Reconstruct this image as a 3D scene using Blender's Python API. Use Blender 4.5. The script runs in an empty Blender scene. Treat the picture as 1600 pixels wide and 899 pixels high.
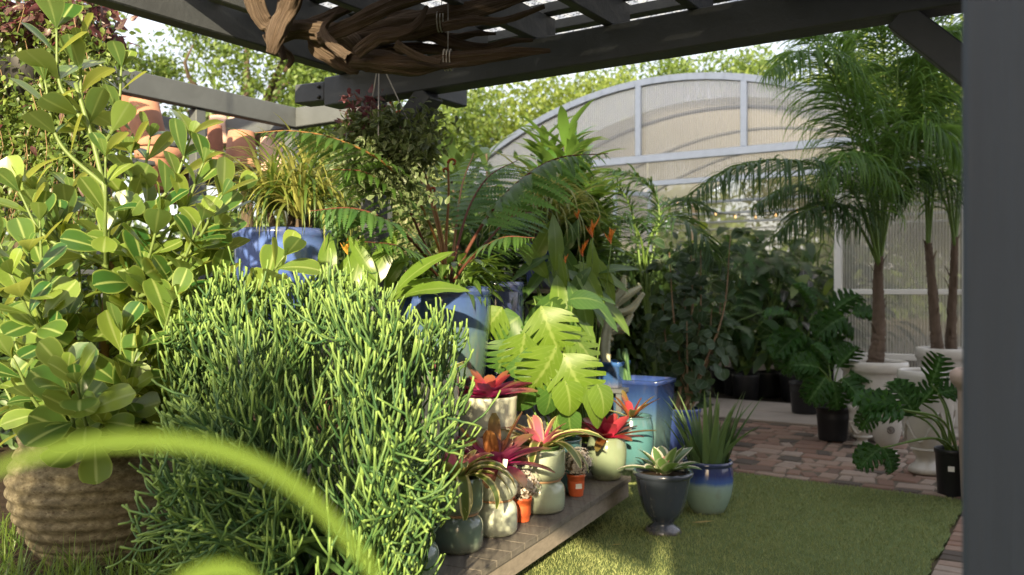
import bpy, math, random
import numpy as np
from mathutils import Vector
random.seed(5)
rng = np.random.default_rng(11)
SC = bpy.context.scene
COL = SC.collection
PI = math.pi
F, CX, CY, CZ = 1350.0, 800.0, 449.5, 1.45
U = np.array([.836, -.549, 0.]); V_ = np.array([.547, .837, 0.])
GROT = math.atan2(-.549, .836)

def P(px, py, Y):            # a point seen at photo pixel (px,py), Y metres in front of the camera
    return np.array([(px-CX)/F*Y, Y, CZ-(py-CY)/F*Y])
def G(a, b, z=0.):           # building grid: a to the right, b away
    return U*a + V_*b + np.array([0, 0, z])
def nrm(v):
    v = np.asarray(v, float)
    return v/np.maximum(np.linalg.norm(v, axis=-1, keepdims=True), 1e-9)

# ------------------------------------------------------------------ mesh builder
class MB:
    def __init__(s): s.v=[]; s.f=[]; s.uv=[]; s.n=0
    def add(s, v, f, uv=None, mat=0, smooth=True):
        v = np.asarray(v, float).reshape(-1, 3); f = np.asarray(f, int)
        if uv is None: uv = np.full((len(v), 2), .5)
        s.v.append(v); s.uv.append(np.asarray(uv, float).reshape(-1, 2)); s.f.append((f+s.n, mat, smooth)); s.n += len(v)
    def build(s, name, mats, parent=None, base=None):
        if not isinstance(mats, (list, tuple)): mats = [mats]
        v = np.concatenate(s.v); uv = np.concatenate(s.uv)
        origin = np.zeros(3)
        if parent is not None:
            r = parent
            while r.parent: r = r.parent
            origin = np.array(r.location)
        elif base is not None: origin = np.asarray(base, float)
        v = v-origin
        idx = np.concatenate([f.ravel() for f, _, _ in s.f]).astype(np.int32)
        cnt = np.concatenate([np.full(len(f), f.shape[1], np.int32) for f, _, _ in s.f])
        mi = np.concatenate([np.full(len(f), m, np.int32) for f, m, _ in s.f])
        sm = np.concatenate([np.full(len(f), q, bool) for f, _, q in s.f])
        me = bpy.data.meshes.new(name)
        me.vertices.add(len(v)); me.vertices.foreach_set('co', v.astype(np.float32).ravel())
        me.loops.add(len(idx)); me.loops.foreach_set('vertex_index', idx)
        me.polygons.add(len(cnt))
        st = np.zeros(len(cnt), np.int32); st[1:] = np.cumsum(cnt)[:-1]
        me.polygons.foreach_set('loop_start', st)
        me.polygons.foreach_set('loop_total', cnt)
        me.polygons.foreach_set('material_index', mi)
        me.polygons.foreach_set('use_smooth', sm)
        ul = me.uv_layers.new(name='UVMap')
        ul.data.foreach_set('uv', uv[idx].astype(np.float32).ravel())
        me.update(calc_edges=True); me.validate()
        for m in mats: me.materials.append(m)
        o = bpy.data.objects.new(name, me); COL.objects.link(o)
        if parent is not None: o.parent = parent
        else: o.location = origin
        return o
    # --- shapes
    def box(s, c, size, rot=0., mat=0, bev=0.0, tilt=None):
        sx, sy, sz = np.array(size)/2.
        b = min(bev, .45*2*min(sx, sy, sz))
        if b <= 0:
            v = np.array([[x*sx, y*sy, z*sz] for z in (-1, 1) for y in (-1, 1) for x in (-1, 1)])
            f = [[0,2,3,1],[4,5,7,6],[0,1,5,4],[2,6,7,3],[0,4,6,2],[1,3,7,5]]
            v = s._rot(v, rot, tilt)+np.asarray(c); s.add(v, f, mat=mat, smooth=False); return
        v=[]; ix={}
        for x in (-1,1):
            for y in (-1,1):
                for z in (-1,1):
                    for k in range(3):
                        q=[x*(sx-b), y*(sy-b), z*(sz-b)]; q[k]+= b*(x,y,z)[k]
                        ix[(x,y,z,k)]=len(v); v.append(q)
        quads=[]; tris=[]
        for k in range(3):
            i,j=[(1,2),(2,0),(0,1)][k]
            for sg in (-1,1):
                def key(p,q):
                    a=[0,0,0]; a[k]=sg; a[i]=p; a[j]=q; return ix[(a[0],a[1],a[2],k)]
                q=[key(-1,-1),key(1,-1),key(1,1),key(-1,1)]
                quads.append(q if sg>0 else q[::-1])
        for k in range(3):
            i,j=[(1,2),(2,0),(0,1)][k]
            for p in (-1,1):
                for q in (-1,1):
                    def vv(sg,kk):
                        a=[0,0,0]; a[k]=sg; a[i]=p; a[j]=q; return ix[(a[0],a[1],a[2],kk)]
                    e=[vv(-1,i),vv(1,i),vv(1,j),vv(-1,j)]
                    quads.append(e if p*q<0 else e[::-1])
        for x in (-1,1):
            for y in (-1,1):
                for z in (-1,1):
                    t=[ix[(x,y,z,0)],ix[(x,y,z,1)],ix[(x,y,z,2)]]
                    tris.append(t if x*y*z>0 else t[::-1])
        v=s._rot(np.array(v),rot,tilt)+np.asarray(c)
        s.add(v,quads,mat=mat,smooth=False)
        s.f.append((np.array(tris)+s.n-len(v),mat,False))
    @staticmethod
    def _rot(v, rot, tilt=None):
        if tilt is not None:
            ax, ay = tilt
            c, q = math.cos(ax), math.sin(ax); v = v@np.array([[1,0,0],[0,c,-q],[0,q,c]]).T
            c, q = math.cos(ay), math.sin(ay); v = v@np.array([[c,0,q],[0,1,0],[-q,0,c]]).T
        c, q = math.cos(rot), math.sin(rot)
        return v@np.array([[c,-q,0],[q,c,0],[0,0,1]]).T
    def bar(s, p, q, w, h, mat=0, bev=.004, up=(0,0,1)):     # box from p to q, w across, h along up
        p=np.asarray(p,float); q=np.asarray(q,float); d=nrm(q-p); x=nrm(np.cross(d,up)); z=np.cross(x,d)
        L=np.linalg.norm(q-p); m=MB(); m.box((0,0,0),(w,L,h),bev=bev)
        R=np.stack([x,d,z],1)
        for (f,_,sm) in m.f: pass
        v=np.concatenate(m.v)@R.T+(p+q)/2
        n0=s.n; s.v.append(v); s.uv.append(np.full((len(v),2),.5)); s.n+=len(v)
        for f,_,sm in m.f: s.f.append((f+n0,mat,sm))
    def lathe(s, c, prof, seg=40, mat=0, smooth=True, sx=1., ph=0., wob=0.):
        prof=np.asarray(prof,float); n=len(prof); a=np.arange(seg)*2*PI/seg+ph
        r=prof[:,0][:,None]*(1+wob*np.sin(a*2+prof[:,1][:,None]*9)[:, :])
        v=np.stack([r*np.cos(a)*sx, r*np.sin(a), np.repeat(prof[:,1][:,None],seg,1)],-1)+np.asarray(c)
        i=np.arange(n-1)[:,None]*seg; j=np.arange(seg)[None]; k=(j+1)%seg
        f=np.stack([i+j,i+k,i+seg+k,i+seg+j],-1).reshape(-1,4)
        s.add(v.reshape(-1,3),f,mat=mat,smooth=smooth)
    def disc(s, c, r, seg=32, mat=0, bump=0.):
        rr=np.array([1.,.7,.35]); a=np.arange(seg)*2*PI/seg
        v=[np.stack([q*r*np.cos(a),q*r*np.sin(a),np.full(seg,bump*(1-q*q))],-1) for q in rr]
        v=np.concatenate(v+[np.array([[0,0,bump]])])+np.asarray(c)
        j=np.arange(seg); k=(j+1)%seg
        f=np.concatenate([np.stack([i*seg+j,i*seg+k,(i+1)*seg+k,(i+1)*seg+j],-1) for i in range(2)])
        n0=s.n; s.add(v,f,mat=mat); s.f.append((np.stack([2*seg+j,2*seg+k,np.full(seg,3*seg)],-1)+n0,mat,True))
    def tubes(s, pts, rad, seg=6, mat=0, cap=True):          # N tubes of K points each
        pts=np.asarray(pts,float); rad=np.asarray(rad,float)
        if pts.ndim==2: pts=pts[None]; rad=rad[None] if rad.ndim==1 else rad
        N,K,_=pts.shape
        if rad.ndim==1: rad=np.repeat(rad[:,None],K,1)
        d=np.gradient(pts,axis=1); d=nrm(d)
        ov=nrm(pts[:,-1]-pts[:,0])
        ref=np.where(np.abs(ov[:,2:3])<.9,np.array([[0,0,1.]]),np.array([[1.,0,0]]))
        x=nrm(np.cross(d,ref[:,None,:])); y=np.cross(d,x)
        a=np.arange(seg)*2*PI/seg
        v=pts[:,:,None,:]+rad[:,:,None,None]*(np.cos(a)[None,None,:,None]*x[:,:,None,:]+np.sin(a)[None,None,:,None]*y[:,:,None,:])
        n=np.arange(N)[:,None,None]*K*seg; i=np.arange(K-1)[None,:,None]*seg; j=np.arange(seg)[None,None]; k=(j+1)%seg
        f=np.stack([n+i+j,n+i+k,n+i+seg+k,n+i+seg+j],-1).reshape(-1,4)
        uv=np.zeros((N,K,seg,2)); uv[...,1]=np.linspace(0,1,K)[None,:,None]; uv[...,0]=.5
        n0=s.n; s.add(v.reshape(-1,3),f,uv=uv.reshape(-1,2),mat=mat)
        if cap:
            e=(np.arange(N)[:,None]*K*seg+(K-1)*seg+np.arange(seg)[None]); s.f.append((e+n0,mat,True))
    def tube(s, pts, rad, seg=8, mat=0, n=None):
        pts=np.asarray(pts,float); rad=np.asarray(rad,float)
        if rad.ndim==0: rad=np.full(len(pts),float(rad))
        if n: pts,rad=smooth_path(pts,rad,n)
        s.tubes(pts,rad,seg,mat)
    def inst(s, T, pos, dirs, ups, scale, mat=0):
        V,Fc,UV=T; pos=np.asarray(pos,float); N=len(pos)
        y=nrm(np.broadcast_to(dirs,(N,3))); x=nrm(np.cross(y,np.broadcast_to(ups,(N,3)))); z=np.cross(x,y)
        sc=np.asarray(scale,float); sc=np.broadcast_to(sc if sc.ndim==2 else np.broadcast_to(sc,(N,))[:,None],(N,3))
        v=pos[:,None,:]+ (V[None,:,0:1]*sc[:,None,0:1])*x[:,None,:]+(V[None,:,1:2]*sc[:,None,1:2])*y[:,None,:]+(V[None,:,2:3]*sc[:,None,2:3])*z[:,None,:]
        f=(np.arange(N)[:,None,None]*len(V)+Fc[None]).reshape(-1,Fc.shape[1])
        s.add(v.reshape(-1,3),f,uv=np.tile(UV,(N,1)),mat=mat)
    def arcs(s, base, az, el, L, droop, W, K=7, prof=None, fold=.25, mat=0, roll=0., pw=1.0):
        base=np.asarray(base,float); N=len(base)
        B=lambda q: np.broadcast_to(np.asarray(q,float),(N,))[:,None]
        az,el,L,droop,W,roll=map(B,(az,el,L,droop,W,roll))
        t=np.linspace(0,1,K)[None]
        th=el-droop*t**pw
        ds=L/(K-1)
        c=np.cos(th); z=np.sin(th)
        r=np.concatenate([np.zeros((N,1)),np.cumsum((c[:,1:]+c[:,:-1])/2*ds,1)],1)
        h=np.concatenate([np.zeros((N,1)),np.cumsum((z[:,1:]+z[:,:-1])/2*ds,1)],1)
        ca,sa=np.cos(az),np.sin(az)
        p=base[:,None,:]+np.stack([r*ca,r*sa,h],-1)
        nv=np.stack([-np.sin(th)*ca,-np.sin(th)*sa,np.cos(th)],-1)
        sd=np.stack([-sa+0*th,ca+0*th,0*th],-1)
        cr,sr=np.cos(roll)[...,None],np.sin(roll)[...,None]
        sd,nv=sd*cr+nv*sr, nv*cr-sd*sr
        if prof is None: prof=[.6,1,1,.95,.85,.6,.05]
        pr=np.interp(t[0],np.linspace(0,1,len(prof)),prof)
        w=(W*pr[None]/2)[...,None]
        l=p+sd*w+nv*w*fold; rr=p-sd*w+nv*w*fold
        v=np.stack([l,p,rr],2)
        n=np.arange(N)[:,None,None]*K*3; i=np.arange(K-1)[None,:,None]*3; j=np.arange(2)[None,None]
        f=np.stack([n+i+j,n+i+j+1,n+i+3+j+1,n+i+3+j],-1).reshape(-1,4)
        uv=np.zeros((N,K,3,2)); uv[...,0]=np.array([0,.5,1]); uv[...,1]=t[0][None,:,None]
        s.add(v.reshape(-1,3),f,uv=uv.reshape(-1,2),mat=mat)
        return p
    def ribbon(s, pts, W, side, K=16, prof=None, fold=.2, mat=0):   # one hand placed strap leaf
        pts,_=smooth_path(np.asarray(pts,float),np.ones(len(pts)),K)
        t=np.linspace(0,1,K); d=nrm(np.gradient(pts,axis=0)); side=nrm(np.asarray(side,float))
        sd=nrm(side-d*(d@side)[:,None]); nv=np.cross(sd,d)
        pr=np.interp(t,np.linspace(0,1,len(prof or [1])),prof) if prof else np.ones(K)
        w=(W*pr/2)[:,None]
        v=np.stack([pts+sd*w+nv*w*fold,pts,pts-sd*w+nv*w*fold],1)
        i=np.arange(K-1)[:,None]*3; j=np.arange(2)[None]
        f=np.stack([i+j,i+j+1,i+3+j+1,i+3+j],-1).reshape(-1,4)
        uv=np.zeros((K,3,2)); uv[...,0]=np.array([0,.5,1]); uv[...,1]=t[:,None]
        s.add(v.reshape(-1,3),f,uv=uv.reshape(-1,2),mat=mat)

def smooth_path(pts, rad, n):
    pts=np.asarray(pts,float); rad=np.asarray(rad,float); k=len(pts)
    if k==2:
        t=np.linspace(0,1,n)[:,None]; return pts[0]*(1-t)+pts[1]*t, rad[0]*(1-t[:,0])+rad[1]*t[:,0]
    ext=np.vstack([2*pts[0]-pts[1],pts,2*pts[-1]-pts[-2]])
    u=np.linspace(0,k-1-1e-6,n); i=u.astype(int); t=(u-i)[:,None]
    a,b,c,d=ext[i],ext[i+1],ext[i+2],ext[i+3]
    out=.5*((2*b)+(-a+c)*t+(2*a-5*b+4*c-d)*t**2+(-a+3*b-3*c+d)*t**3)
    return out, np.interp(u,np.arange(k),rad)

def leaf_T(prof, rows=7, curl=-.5, fold=.25, ratio=.5, notch=None, sweep=0., cols=1, pw=1.0, wave=0.):
    """leaf of length 1 along +y, upper side +z; notch(t)->0..1 cuts the margin"""
    t=np.linspace(0,1,rows); th=curl*t**pw; ds=1/(rows-1)
    c,z=np.cos(th),np.sin(th)
    y=np.concatenate([[0],np.cumsum((c[1:]+c[:-1])/2*ds)]); h=np.concatenate([[0],np.cumsum((z[1:]+z[:-1])/2*ds)])
    pt=np.linspace(0,1,len(prof)) if not isinstance(prof[0],(tuple,list)) else np.array([q[0] for q in prof])
    pv=np.array(prof if not isinstance(prof[0],(tuple,list)) else [q[1] for q in prof])
    w=np.interp(t,pt,pv)*ratio/2
    if notch is not None: w=w*notch(t)
    us=np.linspace(-1,1,2*cols+1); V=[];UV=[]
    for i in range(rows):
        for u in us:
            x=u*w[i]; au=abs(u)*w[i]
            yy=y[i]+sweep*au*c[i]; zz=h[i]+fold*au+sweep*au*z[i]+wave*math.sin(i*1.7+u*2)*abs(u)*ratio*.1
            V.append((x,yy-math.sin(th[i])*fold*au*0,zz)); UV.append((.5+.5*u,t[i]))
    n=2*cols+1
    Fc=[[i*n+j,i*n+j+1,(i+1)*n+j+1,(i+1)*n+j] for i in range(rows-1) for j in range(n-1)]
    return np.array(V),np.array(Fc),np.array(UV)

# ------------------------------------------------------------------ naming helpers
def tag(o, label=None, cat=None, group=None, kind=None):
    if label: o['label']=label
    if cat: o['category']=cat
    if group: o['group']=group
    if kind: o['kind']=kind
    return o
def thing(name, label, cat, base, group=None):
    o=bpy.data.objects.new(name,None); COL.objects.link(o); o.location=tuple(base); o.empty_display_size=.05
    return tag(o,label,cat,group)
def copy_tree(o, parent=None):
    c=o.copy(); COL.objects.link(c); c.parent=parent
    for ch in list(o.children): copy_tree(ch,c)
    return c

# ------------------------------------------------------------------ materials
def newmat(name):
    m=bpy.data.materials.new(name); m.use_nodes=True; nt=m.node_tree; nt.nodes.clear()
    return m,nt,nt.nodes,nt.links
def ramp(nt, fac, stops):
    r=nt.nodes.new('ShaderNodeValToRGB'); e=r.color_ramp.elements
    while len(e)<len(stops): e.new(.5)
    for k,(p,c) in enumerate(stops): e[k].position=p; e[k].color=(*c,1)
    if fac is not None: nt.links.new(fac,r.inputs[0])
    return r.outputs[0]
def mixc(nt, fac, a, b, mode='MIX'):
    m=nt.nodes.new('ShaderNodeMix'); m.data_type='RGBA'; m.blend_type=mode
    for s,v in ((m.inputs[0],fac),(m.inputs[6],a),(m.inputs[7],b)):
        if hasattr(v,'node'): nt.links.new(v,s)
        elif isinstance(v,(tuple,list)): s.default_value=(*v,1)
        else: s.default_value=v
    return m.outputs[2]
def math_(nt, op, a, b=0., c=None):
    m=nt.nodes.new('ShaderNodeMath'); m.operation=op
    for s,v in zip(m.inputs,(a,b,c)):
        if v is None: continue
        if hasattr(v,'node'): nt.links.new(v,s)
        else: s.default_value=v
    return m.outputs[0]
def noise(nt, vec, scale, detail=4., rough=.55, dist=0.):
    n=nt.nodes.new('ShaderNodeTexNoise'); n.inputs['Scale'].default_value=scale; n.inputs['Detail'].default_value=detail
    n.inputs['Roughness'].default_value=rough; n.inputs['Distortion'].default_value=dist
    if vec is not None: nt.links.new(vec,n.inputs['Vector'])
    return n.outputs['Fac']
def coord(nt, which='Object'):
    return nt.nodes.new('ShaderNodeTexCoord').outputs[which]
def mapping(nt, vec, scale=(1,1,1), rot=(0,0,0)):
    m=nt.nodes.new('ShaderNodeMapping'); m.inputs['Scale'].default_value=scale; m.inputs['Rotation'].default_value=rot
    nt.links.new(vec,m.inputs['Vector']); return m.outputs[0]
def bump(nt, h, strength=.3, dist=.01):
    b=nt.nodes.new('ShaderNodeBump'); b.inputs['Strength'].default_value=strength; b.inputs['Distance'].default_value=dist
    nt.links.new(h,b.inputs['Height']); return b.outputs[0]
def principled(nt, col, rough=.5, spec=.5, normal=None, metal=0., coat=0.):
    p=nt.nodes.new('ShaderNodeBsdfPrincipled')
    if hasattr(col,'node'): nt.links.new(col,p.inputs['Base Color'])
    else: p.inputs['Base Color'].default_value=(*col,1)
    if hasattr(rough,'node'): nt.links.new(rough,p.inputs['Roughness'])
    else: p.inputs['Roughness'].default_value=rough
    p.inputs['Specular IOR Level'].default_value=spec; p.inputs['Metallic'].default_value=metal
    p.inputs['Coat Weight'].default_value=coat; p.inputs['Coat Roughness'].default_value=.08
    if normal is not None: nt.links.new(normal,p.inputs['Normal'])
    return p
def out(nt, sh):
    o=nt.nodes.new('ShaderNodeOutputMaterial'); nt.links.new(sh,o.inputs['Surface'])

def leafmat(name, dark, light, trans=.35, rough=.38, tcol=None, rib=None, edge=None, edgew=.14, tipc=None, basec=None, back=None, spec=.5, streak=None, gam=1., veins=0, ribw=.055):
    """leaf: colour varies leaf by leaf, mid rib / margin colours follow the leaf's own uv, light passes through"""
    m,nt,N,L=newmat(name)
    geo=N.new('ShaderNodeNewGeometry'); rnd=math_(nt,'POWER',geo.outputs['Random Per Island'],gam)
    col=mixc(nt,rnd,dark,light)
    nz=noise(nt,coord(nt),9.,3.)
    col=mixc(nt,math_(nt,'MULTIPLY',nz,.5),col,tuple(.55*c for c in dark))
    uv=N.new('ShaderNodeUVMap'); sep=N.new('ShaderNodeSeparateXYZ'); L.new(uv.outputs[0],sep.inputs[0])
    ax=math_(nt,'ABSOLUTE',math_(nt,'SUBTRACT',sep.outputs[0],.5)); v=sep.outputs[1]
    def step(x,a,b):
        r=N.new('ShaderNodeMapRange'); L.new(x,r.inputs[0]); r.inputs[1].default_value=a; r.inputs[2].default_value=b; return r.outputs[0]
    if streak: 
        w=N.new('ShaderNodeTexNoise'); w.inputs['Scale'].default_value=14.; mp=mapping(nt,uv.outputs[0],(2.2,.25,1)); L.new(mp,w.inputs['Vector'])
        col=mixc(nt,step(w.outputs['Fac'],.5,.62),col,streak)
    if tipc: col=mixc(nt,step(v,.45,.95),col,tipc)
    if basec: col=mixc(nt,step(v,.42,.08),col,basec)
    if edge: col=mixc(nt,step(ax,.5-edgew-.05,.5-edgew+.03),col,edge)
    if veins and rib:
        fr=math_(nt,'FRACT',math_(nt,'MULTIPLY',math_(nt,'SUBTRACT',v,math_(nt,'MULTIPLY',ax,.55)),veins))
        col=mixc(nt,math_(nt,'MULTIPLY',step(math_(nt,'ABSOLUTE',math_(nt,'SUBTRACT',fr,.5)),.10,.02),.55),col,rib)
    if rib: col=mixc(nt,step(ax,ribw,.015),col,rib)
    bk=mixc(nt,math_(nt,'MULTIPLY',geo.outputs['Backfacing'],.55),col,back or tuple(min(1,c*1.5+.02) for c in light))
    p=principled(nt,bk,rough,spec)
    if trans>0:
        t=N.new('ShaderNodeBsdfTranslucent')
        tc=mixc(nt,.5,bk,tcol or (light[0]*3.4+.02,light[1]*2.8+.02,light[2]*.9),'MIX')
        L.new(tc,t.inputs[0]); mx=N.new('ShaderNodeMixShader'); mx.inputs[0].default_value=trans
        L.new(p.outputs[0],mx.inputs[1]); L.new(t.outputs[0],mx.inputs[2]); out(nt,mx.outputs[0])
    else: out(nt,p.outputs[0])
    return m
def plain(name, col, rough=.6, spec=.4, var=.25, scale=8., bmp=.0, metal=0., coat=0., stretch=(1,1,1), bscale=None):
    m,nt,N,L=newmat(name); c=mapping(nt,coord(nt),stretch)
    n=noise(nt,c,scale,6.)
    cc=mixc(nt,n,tuple(q*(1-var) for q in col),tuple(min(1,q*(1+var)) for q in col))
    nb=bump(nt,noise(nt,c,bscale or scale*4,6.),bmp,.01) if bmp else None
    out(nt,principled(nt,cc,rough,spec,nb,metal,coat).outputs[0]); return m
def glaze(name, stops, rough=.12, h=.3, drip=.12, spec=.5, speck=.25, coat=.6):
    """glazed pottery: colour bands by height above the pot's own base, running drips"""
    m,nt,N,L=newmat(name); c=coord(nt); sep=N.new('ShaderNodeSeparateXYZ'); L.new(c,sep.inputs[0])
    n1=noise(nt,mapping(nt,c,(14,14,2.0)),1.,4.); n2=noise(nt,c,42.,5.); n3=noise(nt,c,5.,3.)
    z=math_(nt,'DIVIDE',sep.outputs[2],h)
    z=math_(nt,'ADD',z,math_(nt,'MULTIPLY',math_(nt,'SUBTRACT',n1,.5),drip*2))
    col=ramp(nt,z,stops)
    col=mixc(nt,math_(nt,'MULTIPLY',n2,speck),col,tuple(.45*q for q in stops[0][1]))
    col=mixc(nt,math_(nt,'MULTIPLY',n3,.22),col,tuple(min(1,q*1.5+.04) for q in stops[-1][1]))
    dz=N.new('ShaderNodeMapRange'); L.new(math_(nt,'ADD',sep.outputs[2],math_(nt,'MULTIPLY',n2,.06)),dz.inputs[0]); dz.inputs[1].default_value=.085; dz.inputs[2].default_value=.025
    n4=noise(nt,mapping(nt,c,(9,9,3)),2.,5.,.7); st=N.new('ShaderNodeMapRange'); L.new(n4,st.inputs[0]); st.inputs[1].default_value=.56; st.inputs[2].default_value=.74
    dirt=math_(nt,'MAXIMUM',math_(nt,'MULTIPLY',dz.outputs[0],.55),math_(nt,'MULTIPLY',st.outputs[0],.28))
    col=mixc(nt,dirt,col,(.17,.135,.09)); rg=math_(nt,'MULTIPLY_ADD',dirt,.5,rough)
    b=bump(nt,n3,.12,.02)
    out(nt,principled(nt,col,rg,spec,b,0.,coat).outputs[0]); return m
SUN_X,SUN_Y,SUN_EL,SUN_E,SKY_S,EXPO=-.12,-.99,18.,5.,.12,1.62
SKY_HAZE=(4.4,4.2,4.3)
SHX,LOX,LOH=.25,.02,3.1
# ================================================================== MATERIALS
M_beam=plain('grey painted timber',(.047,.053,.062),.55,.4,.3,6,.25,stretch=(1,1,1),bscale=30)
M_post=plain('slate painted post',(.036,.047,.062),.55,.35,.35,9,.35,stretch=(3,3,.12),bscale=40)
M_shelf=plain('shelf paint',(.075,.085,.095),.6,.4,.25,6,.2)
M_metal=plain('galvanised steel',(.42,.47,.54),.38,.5,.15,12,.0,metal=.55)
M_white=plain('white painted metal',(.72,.71,.67),.45,.4,.12,8)
M_soil=plain('potting soil',(.035,.024,.016),.95,.1,.6,40,.9)
M_bed=plain('bed soil',(.045,.032,.022),.95,.1,.6,14,.9)
M_terra=plain('terracotta',(.36,.185,.125),.85,.2,.3,10,.2)
M_terrap=plain('pale terracotta',(.52,.36,.30),.9,.2,.25,10,.2)
M_orange=plain('orange plastic pot',(.60,.12,.04),.4,.4,.08,6)
M_black=plain('black plastic pot',(.014,.014,.016),.42,.4,.3,20)
M_greenpot=plain('green plastic pot',(.05,.10,.03),.45,.4,.2,10)
M_label=plain('white paper label',(.75,.74,.70),.6,.3,.06,30)
M_clay=plain('bare clay rim',(.42,.26,.15),.8,.2,.2,30)
M_conc=plain('concrete path',(.27,.235,.20),.9,.2,.28,2.2,.35,bscale=60)
M_ground=plain('earth ground',(.10,.085,.05),.95,.1,.5,1.2,.5)
M_wire=plain('thin wire',(.35,.34,.32),.4,.5,.1,10)
M_blocker=plain('shade blocker render',(.30,.28,.25),.9,.2,.15,3)

def wood(name, a, b, rot=0., ring=3.):
    m,nt,N,L=newmat(name); c=coord(nt)
    g=N.new('ShaderNodeNewGeometry')
    c1=mapping(nt,c,(26,2.2,26),(0,0,rot))
    n=noise(nt,c1,1.6,6.,.65,.4); n2=noise(nt,c,3.,3.)
    col=ramp(nt,n,[(.3,a),(.7,b)])
    col=mixc(nt,math_(nt,'MULTIPLY',n2,.45),col,tuple(.55*q for q in a))
    col=mixc(nt,math_(nt,'MULTIPLY',g.outputs['Random Per Island'],.45),col,tuple(.6*q for q in b))
    out(nt,principled(nt,col,.8,.25,bump(nt,n,.5,.004)).outputs[0]); return m
M_deck=wood('weathered deck boards',(.105,.095,.083),(.22,.20,.175))
M_fascia=wood('weathered fascia',(.22,.19,.155),(.36,.31,.26))

def driftwood():
    m,nt,N,L=newmat('driftwood'); c=coord(nt)
    uv=N.new('ShaderNodeUVMap').outputs[0]
    n=noise(nt,mapping(nt,uv,(26,1.1,1)),1.,8.,.72,.35); n2=noise(nt,c,9.,5.)
    col=ramp(nt,n,[(.30,(.040,.030,.023)),(.5,(.14,.105,.080)),(.72,(.30,.245,.195))])
    col=mixc(nt,math_(nt,'MULTIPLY',n2,.5),col,(.13,.08,.05))
    out(nt,principled(nt,col,.85,.2,bump(nt,n,1.,.03)).outputs[0]); return m
M_drift=driftwood()

def ribbed():
    m,nt,N,L=newmat('pitted sandstone pot'); c=coord(nt)
    n=noise(nt,c,9.,8.,.65); n2=noise(nt,mapping(nt,c,(1,1,1.6)),30.,6.,.7)
    v=N.new('ShaderNodeTexVoronoi'); v.inputs['Scale'].default_value=44.; L.new(mapping(nt,c,(1,1,1.7)),v.inputs['Vector'])
    pit=N.new('ShaderNodeMapRange'); L.new(math_(nt,'ADD',v.outputs['Distance'],math_(nt,'MULTIPLY',n,.5)),pit.inputs[0]); pit.inputs[1].default_value=.36; pit.inputs[2].default_value=.52
    col=ramp(nt,n2,[(.34,(.040,.036,.027)),(.52,(.115,.10,.070)),(.70,(.225,.205,.15))])
    col=mixc(nt,math_(nt,'MULTIPLY',n,.5),col,(.12,.10,.05))
    col=mixc(nt,math_(nt,'MULTIPLY',math_(nt,'SUBTRACT',1.,pit.outputs[0]),.6),col,(.045,.030,.018))
    h=math_(nt,'ADD',math_(nt,'MULTIPLY',pit.outputs[0],.6),n2)
    out(nt,principled(nt,col,.95,.15,bump(nt,h,.35,.005)).outputs[0]); return m
M_ribbed=ribbed()

def bricks():
    m,nt,N,L=newmat('reclaimed brick'); g=N.new('ShaderNodeNewGeometry'); c=coord(nt)
    col=ramp(nt,g.outputs['Random Per Island'],[(0.,(.030,.027,.026)),(.22,(.055,.045,.040)),(.27,(.20,.10,.07)),(.5,(.29,.16,.115)),(.75,(.36,.25,.19)),(1.,(.42,.35,.29))])
    n=noise(nt,c,16.,6.,.7); n2=noise(nt,c,2.2,4.)
    col=mixc(nt,math_(nt,'MULTIPLY',n,.75),col,(.075,.06,.048))
    col=mixc(nt,math_(nt,'MULTIPLY',n2,.4),col,(.20,.165,.125))
    out(nt,principled(nt,col,.85,.25,bump(nt,n,.6,.006)).outputs[0]); return m
M_brick=bricks()
M_joint=plain('sand joint',(.125,.105,.08),.95,.1,.5,6,.6)

def turf():
    m,nt,N,L=newmat('artificial turf'); g=N.new('ShaderNodeNewGeometry'); c=coord(nt)
    col=mixc(nt,g.outputs['Random Per Island'],(.145,.225,.075),(.34,.39,.155))
    n=noise(nt,c,1.7,4.); n2=noise(nt,mapping(nt,c,(7,1.4,1),(0,0,.5)),1.,3.)
    col=mixc(nt,math_(nt,'MULTIPLY',n,.55),col,(.145,.175,.065))
    col=mixc(nt,math_(nt,'MULTIPLY',n2,.5),col,(.34,.33,.14))
    p=principled(nt,col,.6,.3); t=N.new('ShaderNodeBsdfTranslucent'); L.new(col,t.inputs[0])
    mx=N.new('ShaderNodeMixShader'); mx.inputs[0].default_value=.25; L.new(p.outputs[0],mx.inputs[1]); L.new(t.outputs[0],mx.inputs[2])
    out(nt,mx.outputs[0]); return m
M_turf=turf()
M_turfbase=plain('turf backing',(.11,.145,.055),.95,.1,.3,9,.5)

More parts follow.
